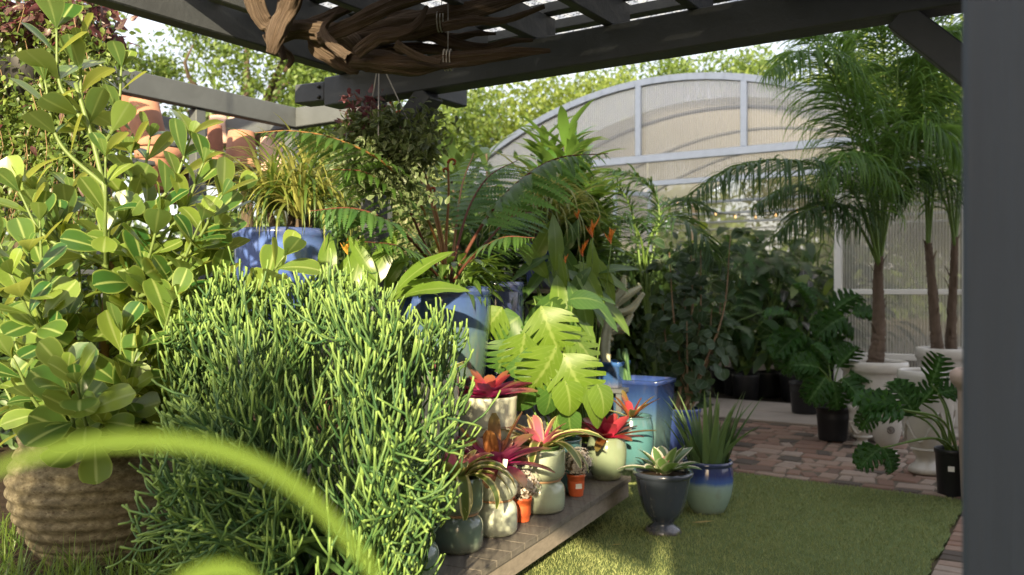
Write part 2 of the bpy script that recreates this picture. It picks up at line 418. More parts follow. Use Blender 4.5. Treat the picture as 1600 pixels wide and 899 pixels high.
def poly(name, tint, alpha, trans, glossy=.08, rot=GROT, stripe=True, cloudy=.5):
    """twin wall polycarbonate: vertical flutes, part see-through, part milky"""
    m,nt,N,L=newmat(name); c=coord(nt); cr=mapping(nt,c,(1,1,1),(0,0,-rot))
    sep=N.new('ShaderNodeSeparateXYZ'); L.new(cr,sep.inputs[0])
    s=math_(nt,'SINE',math_(nt,'MULTIPLY',math_(nt,'ADD',sep.outputs[0],sep.outputs[1]),2*PI/.032))
    s=math_(nt,'MULTIPLY_ADD',s,.5,.5)
    n=noise(nt,c,.9,4.)
    col=mixc(nt,math_(nt,'MULTIPLY',s,.35 if stripe else 0.),tint,tuple(.62*q for q in tint))
    col=mixc(nt,math_(nt,'MULTIPLY',n,.3),col,tuple(.7*q for q in tint))
    d=N.new('ShaderNodeBsdfDiffuse'); L.new(col,d.inputs[0])
    t=N.new('ShaderNodeBsdfTranslucent'); L.new(col,t.inputs[0])
    a=N.new('ShaderNodeMixShader'); a.inputs[0].default_value=trans; L.new(d.outputs[0],a.inputs[1]); L.new(t.outputs[0],a.inputs[2])
    gl=N.new('ShaderNodeBsdfGlossy'); gl.inputs['Roughness'].default_value=.18
    b=N.new('ShaderNodeMixShader'); b.inputs[0].default_value=glossy; L.new(a.outputs[0],b.inputs[1]); L.new(gl.outputs[0],b.inputs[2])
    tr=N.new('ShaderNodeBsdfTransparent'); L.new(col,tr.inputs[0]); tr.inputs[0].default_value=(*tint,1)
    e=N.new('ShaderNodeMixShader'); 
    L.new(math_(nt,'MULTIPLY_ADD',s,.25 if stripe else 0.,alpha-(.12 if stripe else 0.)),e.inputs[0])
    L.new(b.outputs[0],e.inputs[1]); L.new(tr.outputs[0],e.inputs[2]); out(nt,e.outputs[0]); return m
M_poly=poly('fluted polycarbonate',(.76,.74,.70),.60,.6,.12)
M_glare=poly('glare white front roof sheet',(.95,.96,.98),.28,.95,.05)  # milky white tint: sky glare put into the sheet colour
M_polyroof=poly('roof polycarbonate',(.76,.73,.66),.16,.6,.05)
def roofsheet():
    m,nt,N,L=newmat('embossed roof sheet'); c=coord(nt)
    v=N.new('ShaderNodeTexVoronoi'); v.inputs['Scale'].default_value=70.; L.new(c,v.inputs['Vector'])
    col=ramp(nt,v.outputs['Distance'],[(.15,(.10,.112,.13)),(.6,(.42,.45,.50))])
    t=N.new('ShaderNodeBsdfTranslucent'); L.new(col,t.inputs[0]); tr=N.new('ShaderNodeBsdfTransparent')
    tr.inputs[0].default_value=(.9,.9,.9,1)
    e=N.new('ShaderNodeMixShader'); L.new(ramp(nt,v.outputs['Distance'],[(.1,(.01,)*3),(.6,(.06,)*3)]),e.inputs[0]); L.new(t.outputs[0],e.inputs[1]); L.new(tr.outputs[0],e.inputs[2]); out(nt,e.outputs[0]); return m
M_roofsheet=roofsheet()

# ================================================================== CAMERA, SKY, SUN
cam=bpy.data.cameras.new('camera'); co=bpy.data.objects.new('camera',cam); COL.objects.link(co)
co.location=(0,0,CZ); co.rotation_euler=(PI/2,0,0); cam.sensor_width=36; cam.lens=36*F/1600; cam.clip_start=.02; cam.clip_end=1000
cam.dof.use_dof=True; cam.dof.focus_distance=3.5; cam.dof.aperture_fstop=2.8
SC.camera=co
SX,SY,EL=SUN_X,SUN_Y,math.radians(SUN_EL)
w=bpy.data.worlds.new('World'); SC.world=w; w.use_nodes=True; wn=w.node_tree; bg=wn.nodes['Background']
sk=wn.nodes.new('ShaderNodeTexSky'); sk.sky_type='NISHITA'; sk.sun_disc=False; sk.sun_elevation=EL; sk.sun_rotation=math.atan2(SX,SY)
sk.dust_density=3.0; sk.air_density=1.0; sk.ozone_density=1.
hz=wn.nodes.new('ShaderNodeMix'); hz.data_type='RGBA'; hz.inputs[0].default_value=.62; hz.inputs[7].default_value=(*SKY_HAZE,1)
wn.links.new(sk.outputs[0],hz.inputs[6]); wn.links.new(hz.outputs[2],bg.inputs[0]); bg.inputs[1].default_value=SKY_S
sl=bpy.data.lights.new('sun','SUN'); sl.energy=SUN_E; sl.angle=math.radians(.8); sl.color=(1.,.82,.52)
so=bpy.data.objects.new('sun',sl); COL.objects.link(so); so.location=(6,-10,9)
hd=Vector((SX,SY,0)).normalized()*math.cos(EL)+Vector((0,0,math.sin(EL)))
so.rotation_euler=hd.to_track_quat('Z','Y').to_euler()
vs=SC.view_settings; vs.view_transform='Standard'; vs.look='None'; vs.gamma=1; vs.use_curve_mapping=False; vs.exposure=EXPO
SC.cycles.max_bounces=8; SC.cycles.transparent_max_bounces=24; SC.cycles.sample_clamp_indirect=6

# ================================================================== GROUND, TURF, PATHS
def sheet(name, pts, z, mat, kind='structure', thick=None):
    mb=MB(); pts=[np.array([p[0],p[1],z]) for p in pts]
    mb.add(pts,[list(range(len(pts)))],smooth=False)
    if thick:
        lo=[p-np.array([0,0,thick]) for p in pts]; n=len(pts)
        mb.add(pts+lo,[[i,i+n,(i+1)%n+n,(i+1)%n] for i in range(n)],smooth=False)
    o=mb.build(name,mat,base=(0,0,0)); tag(o,kind=kind); return o
sheet('ground',[(-150,-60),(150,-60),(150,260),(-150,260)],0.,M_ground)
# front edge of the plant bench: far corner O, S towards the camera, Q away from the lawn
O_=np.array([.73,5.34,0]); S_=-np.array([.436,.900,0]); Q_=np.array([-.900,.436,0])
def BN(s,q,z=0.): return O_+S_*s+Q_*q+np.array([0,0,z])
BROT=math.atan2(-S_[1],-S_[0])-PI/2
A0,A1,B1=-3.4,-.62,6.52
wob=lambda t: .012*math.sin(t*7.3)+.009*math.sin(t*17.1+1)+.006*math.sin(t*41)
tp=[G(A0,-1.)]+[G(A1+wob(b),b) for b in np.arange(-1,B1,.05)]+[G(a,B1+wob(a+9)) for a in np.arange(A1,A0,-.05)]+[G(A0,B1)]
sheet('turf',tp,.022,M_turfbase,thick=.012)
# turf pile
n=90000
a=rng.uniform(A0,A1,n); b=rng.uniform(1.2,B1,n)
edge=.012*np.sin(a*23)+.01*np.sin(a*51+1)
k=(b<B1-.0+edge-.01); a=a[k]; b=b[k]; 
pos=a[:,None]*U+b[:,None]*V_; 
px=pos[:,0]/pos[:,1]; k=(px>-.12)&(px<.6)&(pos[:,1]>3.0); pos=pos[k]; n=len(pos); pos[:,2]=.022
wd=.0022*(pos[:,1]/4); ang=rng.uniform(0,2*PI,n); h=rng.uniform(.012,.024,n); ln=rng.normal(0,.008,(n,2))
v=np.zeros((n,3,3)); v[:,0]=pos; v[:,1]=pos; v[:,2]=pos
v[:,0,0]+=wd*np.cos(ang); v[:,0,1]+=wd*np.sin(ang); v[:,1,0]-=wd*np.cos(ang); v[:,1,1]-=wd*np.sin(ang)
v[:,2,2]+=h; v[:,2,:2]+=ln
mb=MB(); mb.add(v.reshape(-1,3),np.arange(n*3).reshape(-1,3),smooth=False)
tag(mb.build('turf_pile',M_turf,base=(0,0,0)),'short green artificial turf pile covering the lawn strip','turf',kind='stuff')
# brick paving: reclaimed bricks laid in courses, hand jittered
sheet('paving_bed',[G(-6,B1+.004),G(3.2,B1+.004),G(3.2,9.05),G(-6,9.05)],.0165,M_joint)
mb=MB()
row=0; bb=B1+.06
while bb<9.0:
    if row==0 or rng.random()<.25:
        bw=.10; aa=-4.6
        while aa<2.2:
            L=rng.uniform(.15,.23)
            mb.box(G(aa+L/2,bb+bw/2-.01,.012),(L-.014,bw-.012,rng.uniform(.022,.034)),GROT+rng.normal(0,.06),bev=.008,tilt=(rng.normal(0,.008),rng.normal(0,.008))); aa+=L
        bb+=bw
    else:
        bw=.21; aa=-4.6; sk_=rng.normal(0,.06)
        while aa<2.2:
            L=rng.uniform(.09,.20)
            if rng.random()<.15: L=.27
            mb.box(G(aa+L/2,bb+bw/2+rng.normal(0,.008),.012),(L-.016,(bw-.02)*rng.uniform(.82,1.0),rng.uniform(.020,.036)),GROT+sk_+rng.normal(0,.10)+(.5 if rng.random()<.12 else 0),bev=.009,tilt=(rng.normal(0,.009),rng.normal(0,.012))); aa+=L
        bb+=bw
    row+=1
tag(mb.build('brick_paving',M_brick,base=(0,0,0)),kind='structure')
mb=MB(); bb=1.6
while bb<B1:
    mb.box(G(A1+.115,bb,.014),(.20,.088,.03),GROT+rng.normal(0,.05),bev=.006,tilt=(rng.normal(0,.02),rng.normal(0,.02)))
    mb.box(G(A1+.33,bb+.04,.014),(.20,.088,.03),GROT+rng.normal(0,.05),bev=.006,tilt=(rng.normal(0,.02),rng.normal(0,.02))); bb+=.102
tag(mb.build('brick_edging',M_brick,base=(0,0,0)),kind='structure')
sheet('paving_strip',[G(A1+.005,-1),G(3.2,-1),G(3.2,B1+.002),G(A1+.005,B1+.002)],.004,M_joint)
mb=MB()
for k,(b0,b1) in enumerate(((9.06,9.72),(9.735,10.55))):
    mb.box(G(-2.0,(b0+b1)/2,.03),(9.,b1-b0,.05),GROT,bev=.008)
tag(mb.build('concrete_path',M_conc,base=(0,0,0)),kind='structure')
# raised planting bed on the left
bedp=[(-9,1.6),tuple(BN(3.9,.95)[:2]),tuple(BN(-1.2,1.0)[:2]),tuple(BN(-3.5,1.2)[:2]),(-9,9)]
sheet('garden_bed',[np.array([x,y,0]) for x,y in bedp],.44,M_bed,thick=.44)
# unseen blockers added behind the camera to shade path, palms, lawn and greenhouse
mb=MB()
mb.box((SHX+6,-2.15,4.6),(12,.3,9.2),0); mb.box((LOX+.3,-2.1,LOH/2),(.6,.2,LOH),0); mb.bar((-.62,-2.1,2.62),(LOX-.01,-2.1,2.36),.1,.48); mb.box((SHX-1.53,-2.15,7.9),(3.05,.3,2.9),0)
tag(mb.build('shade_blocker',M_blocker,base=(0,0,0)),kind='structure')

# ================================================================== PERGOLA
pg=thing('pergola','dark grey timber pergola with pale embossed roof sheets over the plant display','pergola',G(-3.0,3.30))
ZB=2.40
mb=MB(); BA=3.24
mb.bar(G(-3.30,BA+.06,ZB+.075),G(1.2,BA+.06,ZB+.075),.12,.15,bev=.006); 
# tapered left end
c0=G(-3.30,BA+.06,0); mb.bar(G(-3.52,BA+.06,ZB+.09),G(-3.298,BA+.06,ZB+.08),.118,.10,bev=.005)
mb.build('front_beam',M_beam,pg)
mb=MB(); mb.bar(G(-3.15,1.70,ZB+.245),G(-3.15,4.25,ZB+.245),.09,.19,bev=.006); mb.build('side_beam',M_beam,pg)
mb=MB(); mb.bar(G(-2.2,2.0,ZB+.19),G(1.2,2.0,ZB+.19),.09,.28,bev=.006); mb.build('rear_beam',M_beam,pg)  # out of view, set low and deep to shade the driftwood
mb=MB(); mb.bar(G(-.06,1.2,ZB+.24),G(-.06,3.3,ZB+.24),.09,.16,bev=.006); mb.build('tie_beam',M_beam,pg)
for a in np.arange(-2.77,1.3,.375):
    mb=MB(); mb.bar(G(a,2.05,ZB+.215),G(a,3.42,ZB+.215),.045,.13,bev=.004); mb.build('rafter',M_beam,pg)
for b in np.arange(2.18,4.25,.235):
    mb=MB(); mb.bar(G(-3.1,b,ZB+.305),G(1.25,b,ZB+.305),.065,.045,bev=.003); mb.build('purlin',M_beam,pg)
mb=MB()
aa=np.arange(-3.12,1.3,.019); bb=np.array([2.09,4.28]); zz=ZB+.337+.008*np.sin(aa*2*PI/.076)
v=np.stack([np.stack([G(a,b,z) for b in bb]) for a,z in zip(aa,zz)]); n=len(aa)
mb.add(v.reshape(-1,3),[[2*i,2*i+1,2*i+3,2*i+2] for i in range(n-1)]); mb.build('roof_sheet',M_roofsheet,pg)
for a,b in ((-3.0,BA+.06),(-.02,BA+.06)):
    mb=MB(); mb.box(G(a,b,ZB/2),(.10,.10,ZB-.004),GROT,bev=.006); mb.build('post',M_beam,pg)
for (p,q) in ((G(-2.97,BA+.06,ZB-.34),G(-2.63,BA+.06,ZB-.002)),(G(-.07,BA+.06,ZB-.45),G(-.52,BA+.06,ZB+.0))):
    mb=MB(); mb.bar(p,q,.10,.11,bev=.005,up=(V_[0],V_[1],0)); mb.build('brace',M_beam,pg)
for (da,dz) in ((-3.33,.05),(-3.33,.105)):
    mb=MB(); c=G(da,BA-.002,ZB+dz); mb.tube([c,c-V_*.012],[.011,.009],10); mb.build('bolt',M_black,pg)
# near post, right edge of the view
nb=thing('pergola_post','slate grey square timber post close beside the viewer at the right','post',(.717,1.2,0))
mb=MB(); mb.box((.717,1.2,1.3),(.15,.15,2.598),GROT,bev=.008); mb.build('shaft',M_post,nb)
mb=MB(); mb.box((.717,1.2,.06),(.18,.18,.11),GROT,bev=.008); mb.build('base_plate',M_post,nb)

# ================================================================== DRIFTWOOD + WIRES
dw=P(560,80,3.35)
dt=thing('driftwood','gnarled grey brown driftwood branch hung under the pergola roof','driftwood',dw)
BR=[([(385,-70),(398,-10),(412,25),(425,58),(440,98)],[20,19,17,15,5],-.10),
    ([(470,-80),(462,-25),(448,25),(432,62),(428,85)],[24,23,20,17,9],-.16),
    ([(418,62),(455,52),(490,48),(530,62),(562,85),(575,108)],[13,18,20,25,24,8],0),
    ([(500,55),(560,32),(620,8),(690,-18),(760,-50)],[13,15,15,13,9],-.12),
    ([(530,70),(590,52),(650,40),(720,25),(790,5),(850,-20)],[18,26,25,21,15,8],.06),
    ([(545,95),(600,98),(650,96),(700,94),(760,90),(815,82),(858,73)],[18,21,18,15,13,10,4],.0),
    ([(555,80),(590,62),(630,50),(652,38),(664,12)],[13,13,11,8,3],-.12),
    ([(600,62),(660,60),(710,70),(750,77),(800,70),(832,62)],[16,14,11,9,6,3],.1),
    ([(640,52),(700,56),(740,54),(776,50)],[10,9,6,3],.2),
    ([(490,50),(500,75),(540,105),(562,112)],[17,17,13,6],.08),
    ([(620,68),(650,82),(690,96)],[9,7,5],-.16),
    ([(470,50),(520,20),(560,-5),(590,-40)],[13,11,9,7],.14),([(560,85),(620,78),(690,82),(740,100),(775,100)],[13,12,10,7,3],.12),
    ([(545,95),(520,72),(505,40),(520,15)],[11,9,7,3],-.2),([(690,40),(740,34),(790,28),(850,8)],[10,9,7,4],-.1),([(640,95),(690,104),(730,104)],[9,7,3],-.08),
    ([(430,70),(450,92),(447,110)],[9,7,3],.1),([(600,30),(640,22),(662,36),(700,44)],[8,7,5,3],.22)]
mb=MB()
for pts,rd,dy in BR:
    p3=np.array([P(x,y,3.35+dy) for x,y in pts]); r3=np.array(rd)*3.3/F*.74
    p3=p3+rng.normal(0,.015,p3.shape)*np.array([.4,1,.6]); K=34
    p,r=smooth_path(p3,r3,K); n0=len(mb.v); mb.tubes(p[None],r[None],30)
    v=mb.v[n0].reshape(K,30,3); ph=np.arange(30)*2*PI/30; uu=np.abs(((np.arange(30)/30)*2)%2-1); mb.uv[n0]=np.stack([np.repeat(uu[None],K,0)+dy,np.repeat(np.linspace(0,np.linalg.norm(p[-1]-p[0])*6,K)[:,None],30,1)],-1).reshape(-1,2); kk=np.arange(K)[:,None]
    tw=kk*.07
    f=1+.16*np.sin(3*ph+tw*2+dy*30)+.12*np.sin(7*ph-tw*3)+.07*np.sin(13*ph+tw*4)+.07*np.sin(kk*.9+2*ph)+rng.normal(0,.02,(K,30))
    v[:]=p[:,None,:]+(v-p[:,None,:])*f[...,None]
mb.build('branches',M_drift,dt)
for (x,y,dy) in ((700,90,0),(444,20,-.1),(690,30,.05)):
    p=P(x,y,3.35+dy); mb=MB(); mb.tube([p,p*[1,1,0]+[0,0,2.62]],.0016,5); mb.build('hanging_wire',M_wire,dt)
    for j in range(3):
        ang=np.linspace(0,2*PI,14); rr=(.040,.045,.052)[0]
        q=np.array([p+np.array([.012*(j-1)+.004*math.cos(t),rr*math.cos(t),-.01+rr*math.sin(t)]) for t in ang])
        mb=MB(); mb.tube(q,.003,5); mb.build('wire_wrap',M_wire,dt)
# ================================================================== GREENHOUSE
BG,AC,ZP,RR,HW=10.67,-4.6,4.2,5.1,3.6
def arch(a): return ZP-(np.asarray(a)-AC)**2/(2*RR)
gh=thing('greenhouse','arched polycarbonate greenhouse with pale metal frame and open doorway full of plants','greenhouse',G(-3.57,BG))
def wallstrip(name, a0,a1,z0,z1,b=BG,mat=M_poly,par=gh,n=14,shift=0.):
    aa=np.linspace(a0,a1,n); z1=np.minimum(arch(aa)-.02,z1) if np.isscalar(z1) else z1
    lo=np.stack([G(a,b+shift,z0) for a in aa]); hi=np.stack([G(a,b+shift,z) for a,z in zip(aa,z1)])
    v=np.stack([lo,hi],1).reshape(-1,3); mb=MB(); mb.add(v,[[2*i,2*i+2,2*i+3,2*i+1] for i in range(n-1)],smooth=False); return mb.build(name,mat,par)
ZH,ZD=3.163,2.83
wallstrip('gable_panel',-7.84,-4.95,ZH,9); wallstrip('gable_panel',-4.95,-3.48,ZH,9); wallstrip('gable_panel',-3.48,-1.36,ZH,9)
wallstrip('side_panel',AC-HW,-4.82,.1,ZH); wallstrip('side_panel',-2.32,AC+HW,.1,ZH); wallstrip('transom_panel',-4.8,-2.35,ZD,ZH)
aa=np.linspace(AC-HW,AC+HW,30)
for nm,bsh,mt in (('arch_frame',-.03,M_metal),):
    mb=MB(); p=np.stack([G(a,BG-.02,arch(a)) for a in aa]); 
    for i in range(29): mb.bar(p[i],p[i+1]+(p[i+1]-p[i])*.03,.10,.085,bev=.0)
    mb.build(nm,M_metal,gh)
def frame(name,p,q,w=.06,h=.06,mat=M_metal,up=None):
    mb=MB(); mb.bar(p,q,w,h,bev=.006,up=up if up is not None else (0,0,1) if abs(p[2]-q[2])<.5 else V_); return mb.build(name,mat,gh)
frame('header_rail',G(-7.85,BG-.06,ZH),G(AC+HW,BG-.06,ZH),.06,.10)
frame('door_rail',G(-4.85,BG-.045,ZD),G(AC+HW,BG-.045,ZD),.05,.07)
for a in (-4.92,-3.48): frame('mullion',G(a,BG-.05,ZH+.05),G(a,BG-.05,float(arch(a))-.04),.085,.05)
for a in (-4.80,-2.35): frame('door_jamb',G(a,BG-.05,.06),G(a,BG-.05,ZD-.036),.085,.07,M_white)
frame('corner_post',G(AC+HW,BG-.05,.06),G(AC+HW,BG-.05,2.9),.09,.07,M_white); frame('corner_post',G(AC-HW,BG-.05,.06),G(AC-HW,BG-.05,2.9),.09,.07,M_white)
frame('sill_rail',G(-2.3,BG-.04,1.40),G(AC+HW-.05,BG-.04,1.40),.04,.06,M_white)
frame('base_rail',G(-2.3,BG-.04,.66),G(AC+HW-.05,BG-.04,.66),.04,.07,M_white)
frame('base_board',G(-2.3,BG-.045,.22),G(AC+HW-.05,BG-.045,.22),.05,.30,M_white)
ab=np.linspace(AC-HW,AC+HW,26); v=np.stack([np.stack([G(a,b,float(arch(a))+.01) for b in (12.15,19.)]) for a in ab])
mb=MB(); mb.add(v.reshape(-1,3),[[2*i,2*i+1,2*i+3,2*i+2] for i in range(25)]); mb.build('roof_cover',M_polyroof,gh)
v=np.stack([np.stack([G(a,b,float(arch(a))+.01) for b in (BG+.03,12.14)]) for a in ab])
mb=MB(); mb.add(v.reshape(-1,3),[[2*i,2*i+1,2*i+3,2*i+2] for i in range(25)]); mb.build('glare_sheet',M_glare,gh)  # front strip of the roof whitened to give the glare band under the arch
for s in (-1,1):
    a=AC+s*HW; mb=MB(); mb.add([G(a,BG+.03,.1),G(a,19.,.1),G(a,19.,2.92),G(a,BG+.03,2.92)],[[0,1,2,3]],smooth=False); mb.build('long_wall',M_poly,gh)
wallstrip('end_wall',AC-HW,AC+HW,.05,9,19.)
for b in (12.6,14.6,16.6,18.6):
    mb=MB(); p=np.stack([G(a,b,float(arch(a))-.05) for a in aa]); mb.tubes(p[None],np.full((1,30),.03),6); mb.build('hoop',M_metal,gh)
    mb=MB(); mb.bar(G(AC-3.3,b,2.75),G(AC+3.3,b,2.75),.04,.04); mb.build('tie_bar',M_metal,gh)
# door leaf folded back against the left of the doorway
mb=MB(); p0=G(-4.74,BG-.09,0); d=nrm(-V_*.9-U*.5)
for z in (.1,1.2,2.68): mb.bar(p0+[0,0,z],p0+d*.55+[0,0,z],.04,.06)
mb.bar(p0+[0,0,.05],p0+[0,0,2.75],.05,.05,up=V_); mb.bar(p0+d*.55+[0,0,.05],p0+d*.55+[0,0,2.75],.05,.05,up=V_)
mb.build('door_leaf',M_metal,gh)
mb=MB(); mb.add([p0+d*.03+[0,0,.12],p0+d*.52+[0,0,.12],p0+d*.52+[0,0,2.66],p0+d*.03+[0,0,2.66]],[[0,1,2,3]],smooth=False); mb.build('door_panel',M_poly,gh)
sheet('greenhouse_floor',[G(AC-HW,10.56),G(AC+HW,10.56),G(AC+HW,19),G(AC-HW,19)],.012,plain('wet dark floor',(.035,.028,.022),.9,.2,.5,3))
# festoon bulbs inside
m,nt,N,L=newmat('warm bulb'); e=N.new('ShaderNodeEmission'); e.inputs[0].default_value=(1,.55,.22,1); e.inputs[1].default_value=.8; out(nt,e.outputs[0]); M_bulb=m
fl=thing('string_lights','string of small warm bulbs sagging inside the greenhouse doorway','string lights',G(-4.5,11.2,2.6))
pp=[]
for k in range(9):
    t=k/8; c=G(-4.6+2.1*t,11.2+.2*t,2.62-.22*math.sin(PI*t)); pp.append(c)
mb=MB(); mb.tube(pp,.006,5,n=30); mb.build('cable',M_black,fl)
for c in pp:
    mb=MB(); mb.lathe(c,[(.002,-.042),(.011,-.035),(.014,-.024),(.010,-.01),(.006,.0)],10); mb.build('bulb',M_bulb,fl)

# ================================================================== POT RACK (left, behind)
rk=thing('pot_rack','dark grey timber rack behind the bushy plant holding stacked clay pots','rack',G(-5.31,4.9))
def rbar(nm,p,q,w,h,up=None,mat=M_shelf):
    mb=MB(); mb.bar(p,q,w,h,bev=.005,up=up if up is not None else (0,0,1)); return mb.build(nm,mat,rk)
rbar('top_beam',G(-5.31,1.0,2.82),G(-5.31,4.95,2.82),.09,.16)
rbar('cross_beam',G(-5.262,4.9,2.82),G(-4.30,4.9,2.82),.09,.155)
rbar('top_beam',G(-6.5,1.0,2.82),G(-6.5,4.95,2.82),.09,.16)
rbar('cross_beam',G(-6.45,4.9,2.82),G(-5.36,4.9,2.82),.09,.155)
for b in (1.2,4.88,3.98): 
    for a in (-5.33,-6.5): rbar('post',G(a,b,.01),G(a,b,2.737),.085,.085,V_)
rbar('post',G(-4.35,4.9,.01),G(-4.35,4.9,2.737),.085,.085,V_)
for z,w0,w1 in ((2.32,-6.1,-5.40),(1.55,-6.45,-5.40)):
    for k in range(5):
        a=w0+(w1-w0)*(k+.5)/5; rbar('shelf_board',G(a,1.05,z),G(a,4.82,z),.125,.035)
rbar('shelf_board',G(-6.22,1.05,2.60),G(-6.22,4.82,2.60),.30,.035)
for k in range(4): rbar('back_board',G(-6.56,2.2,2.05+.165*k),G(-6.56,3.75,2.05+.165*k),.02,.155)
mb=MB(); mb.add([G(-6.5,1.0,2.93),G(-5.35,1.0,2.93),G(-5.35,3.3,2.93),G(-6.5,3.3,2.93)],[[0,1,2,3]],smooth=False); mb.build('roof_panel',M_polyroof,rk)

def clay(label,px,yb,Y,w,h,mat=M_terra,inv=True,tagit=False,lean=0.):
    base=P(px,yb,Y); r=w*Y/F/2; H=h*Y/F
    t=thing('clay_pot',label,'clay pot',base,'clay pots on the dark rack')
    pr=[(r*.0,0.0),(r*.66,0),(r*.70,.01*H),(r*.88,.74*H),(r*.90,.75*H),(r*1.,.76*H),(r*1.0,.98*H),(r*.97,H),(r*.88,H),(r*.86,.76*H),(r*.6,.06*H),(0,.05*H)]
    if inv: pr=[(a,H-b) for a,b in pr]
    mb=MB(); mb.lathe(base,pr,36); mb.build('pot_body',mat,t)
    if tagit:
        mb=MB(); c=base+nrm(np.array([.05,-1,0]))*r*1.005+[0,0,.13*H]; mb.box(c,(.05,.003,.03)); mb.build('label',M_label,t)
    if lean: t.rotation_euler=(0,lean,0)
    return t
CLAY=[('inverted terracotta pot with a white sticker on the rack shelf',377,264,7.1,56,58,M_terra,True,True,0),
('pale pink clay pot beside the stickered terracotta pot',424,270,7.25,46,54,M_terrap,True,False,0),
('whitish clay pot at the left of the upper row on the rack',341,226,7.45,36,44,M_terrap,True,False,0),
('whitish clay pot half hidden above the stickered terracotta pot',378,226,7.6,42,40,M_terrap,False,False,0),
('dusky pink clay pot at the right end of the upper row',415,228,7.75,44,42,plain('mauve clay',(.36,.24,.20),.9,.2,.2,9),False,False,0),
('large leaning terracotta pot in the tall stack behind the bush',232,232,6.3,62,78,M_terra,True,False,-.1),
('dark terracotta pot behind the tall leaning stack',205,236,6.6,46,86,plain('dark clay',(.26,.11,.075),.9,.2,.3,10),True,False,-.05),
('upright terracotta pot under the tall leaning stack',250,300,6.2,74,66,M_terra,False,False,0),
('narrow dark terracotta pot beside the rack post',336,262,6.8,30,66,plain('brown clay',(.28,.13,.09),.9,.2,.3,10),True,False,0),
('terracotta pot on the lower rack shelf behind leaves',285,318,6.5,62,54,M_terra,True,False,0)]
for (lb,px,yb,Y,w_,h_,mt,inv,tg,ln) in CLAY: clay(lb,px,yb,Y,w_,h_,mt,inv,tg,ln)

# ================================================================== TREES
M_bark=plain('tree bark',(.085,.065,.05),.95,.1,.4,10,.9,stretch=(1,1,.25))
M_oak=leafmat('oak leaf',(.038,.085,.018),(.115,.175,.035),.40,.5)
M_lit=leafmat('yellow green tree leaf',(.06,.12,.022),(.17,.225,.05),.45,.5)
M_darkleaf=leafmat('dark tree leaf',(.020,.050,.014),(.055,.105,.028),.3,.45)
T_small=leaf_T([.1,.8,1,.7,.05],4,-.5,.3,.5)
def crown_pts(c, rad, n, clumps, sig, shell=.55):
    d=nrm(rng.normal(size=(clumps,3))); rr=rng.uniform(shell,1,clumps)**.7
    cc=np.asarray(c)+d*rr[:,None]*np.asarray(rad)
    wgt=rng.uniform(.3,1.6,clumps); i=rng.choice(clumps,n,p=wgt/wgt.sum())
    return cc[i]+rng.normal(size=(n,3))*sig*rng.uniform(.5,1.3,clumps)[i][:,None]
def leafcloud(mb, pos, size, T=T_small, up=.6, mat=0, droop=.2):
    n=len(pos); d=rng.normal(size=(n,3)); d[:,2]-=droop; u=rng.normal(size=(n,3))*.7+np.array([0,0,up])
    mb.inst(T,pos,d,u,size*rng.uniform(.6,1.3,n),mat)
def limbs(mb, base, top, r0, ends, rng_):
    mid=(np.asarray(base)+top)/2+rng.normal(0,.15,3)*[1,1,0]
    mb.tube([base,mid,top],[r0,r0*.75,r0*.55],9,n=9)
    for e in ends:
        m=(top+e)/2+rng.normal(0,.2,3); mb.tube([top-[0,0,.2],m,e],[r0*.45,r0*.25,r0*.06],6,n=7)
def tree(name,label,px,Y,zc,rad,n,size,mat,clumps=60,sig=.45,cat='tree',group='trees beyond the yard',shell=.35):
    X=(px-CX)/F*Y; base=np.array([X,Y,0.]); c=np.array([X,Y,zc])
    t=thing(name,label,cat,base,group)
    pts=crown_pts(c,rad,n,clumps,sig,shell)
    mb=MB(); leafcloud(mb,pts,size); mb.build('crown',mat,t)
    mb=MB(); top=np.array([X,Y,zc-rad[2]*.45]); ends=[c+nrm(rng.normal(size=3)+[0,0,.4])*np.asarray(rad)*.75 for _ in range(9)]
    limbs(mb,base-[0,0,.02],top,.05*rad[2]+.06,ends,rng); mb.build('trunk',M_bark,t); return t
tree('oak_tree','fine leaved oak with bright sky gaps above the pot rack',385,14,4.75,(2.2,1.6,1.75),19000,.09,M_oak,62,.24)
tree('oak_tree','spreading dark oak limb mass left of the pergola corner',590,16,4.0,(2.3,1.8,1.7),20000,.11,M_oak,60,.30)
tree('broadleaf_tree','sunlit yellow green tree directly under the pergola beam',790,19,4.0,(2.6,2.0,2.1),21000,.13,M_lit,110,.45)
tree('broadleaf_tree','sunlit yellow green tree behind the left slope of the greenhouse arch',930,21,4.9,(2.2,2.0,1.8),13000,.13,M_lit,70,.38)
tree('oak_tree','thin oak crown showing above the top of the greenhouse arch',1090,24,6.4,(3.0,2.0,1.6),12000,.15,M_oak,80,.36)
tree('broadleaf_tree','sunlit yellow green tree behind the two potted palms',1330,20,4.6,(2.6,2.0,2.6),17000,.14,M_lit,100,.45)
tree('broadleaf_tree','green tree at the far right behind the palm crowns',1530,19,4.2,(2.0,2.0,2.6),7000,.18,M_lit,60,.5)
tree('oak_tree','dark oak tree behind the trailing purple leaved plant',20,13,4.2,(2.2,2.,1.9),6500,.16,M_oak,55,.4)
# far wood closing the horizon
mb=MB(); n=26000; a=rng.uniform(-1,1,n); pos=np.stack([a*46+2,42+rng.normal(0,2.0,n)+8*a*a,np.abs(rng.beta(1.2,1.3,n))*(5.5+1.6*np.sin(a*19)+1.0*np.sin(a*47))],-1)
leafcloud(mb,pos,.62); tag(mb.build('far_woodland',M_oak,base=(0,42,0)),'far line of green woodland closing the view behind the garden','woodland',kind='stuff')
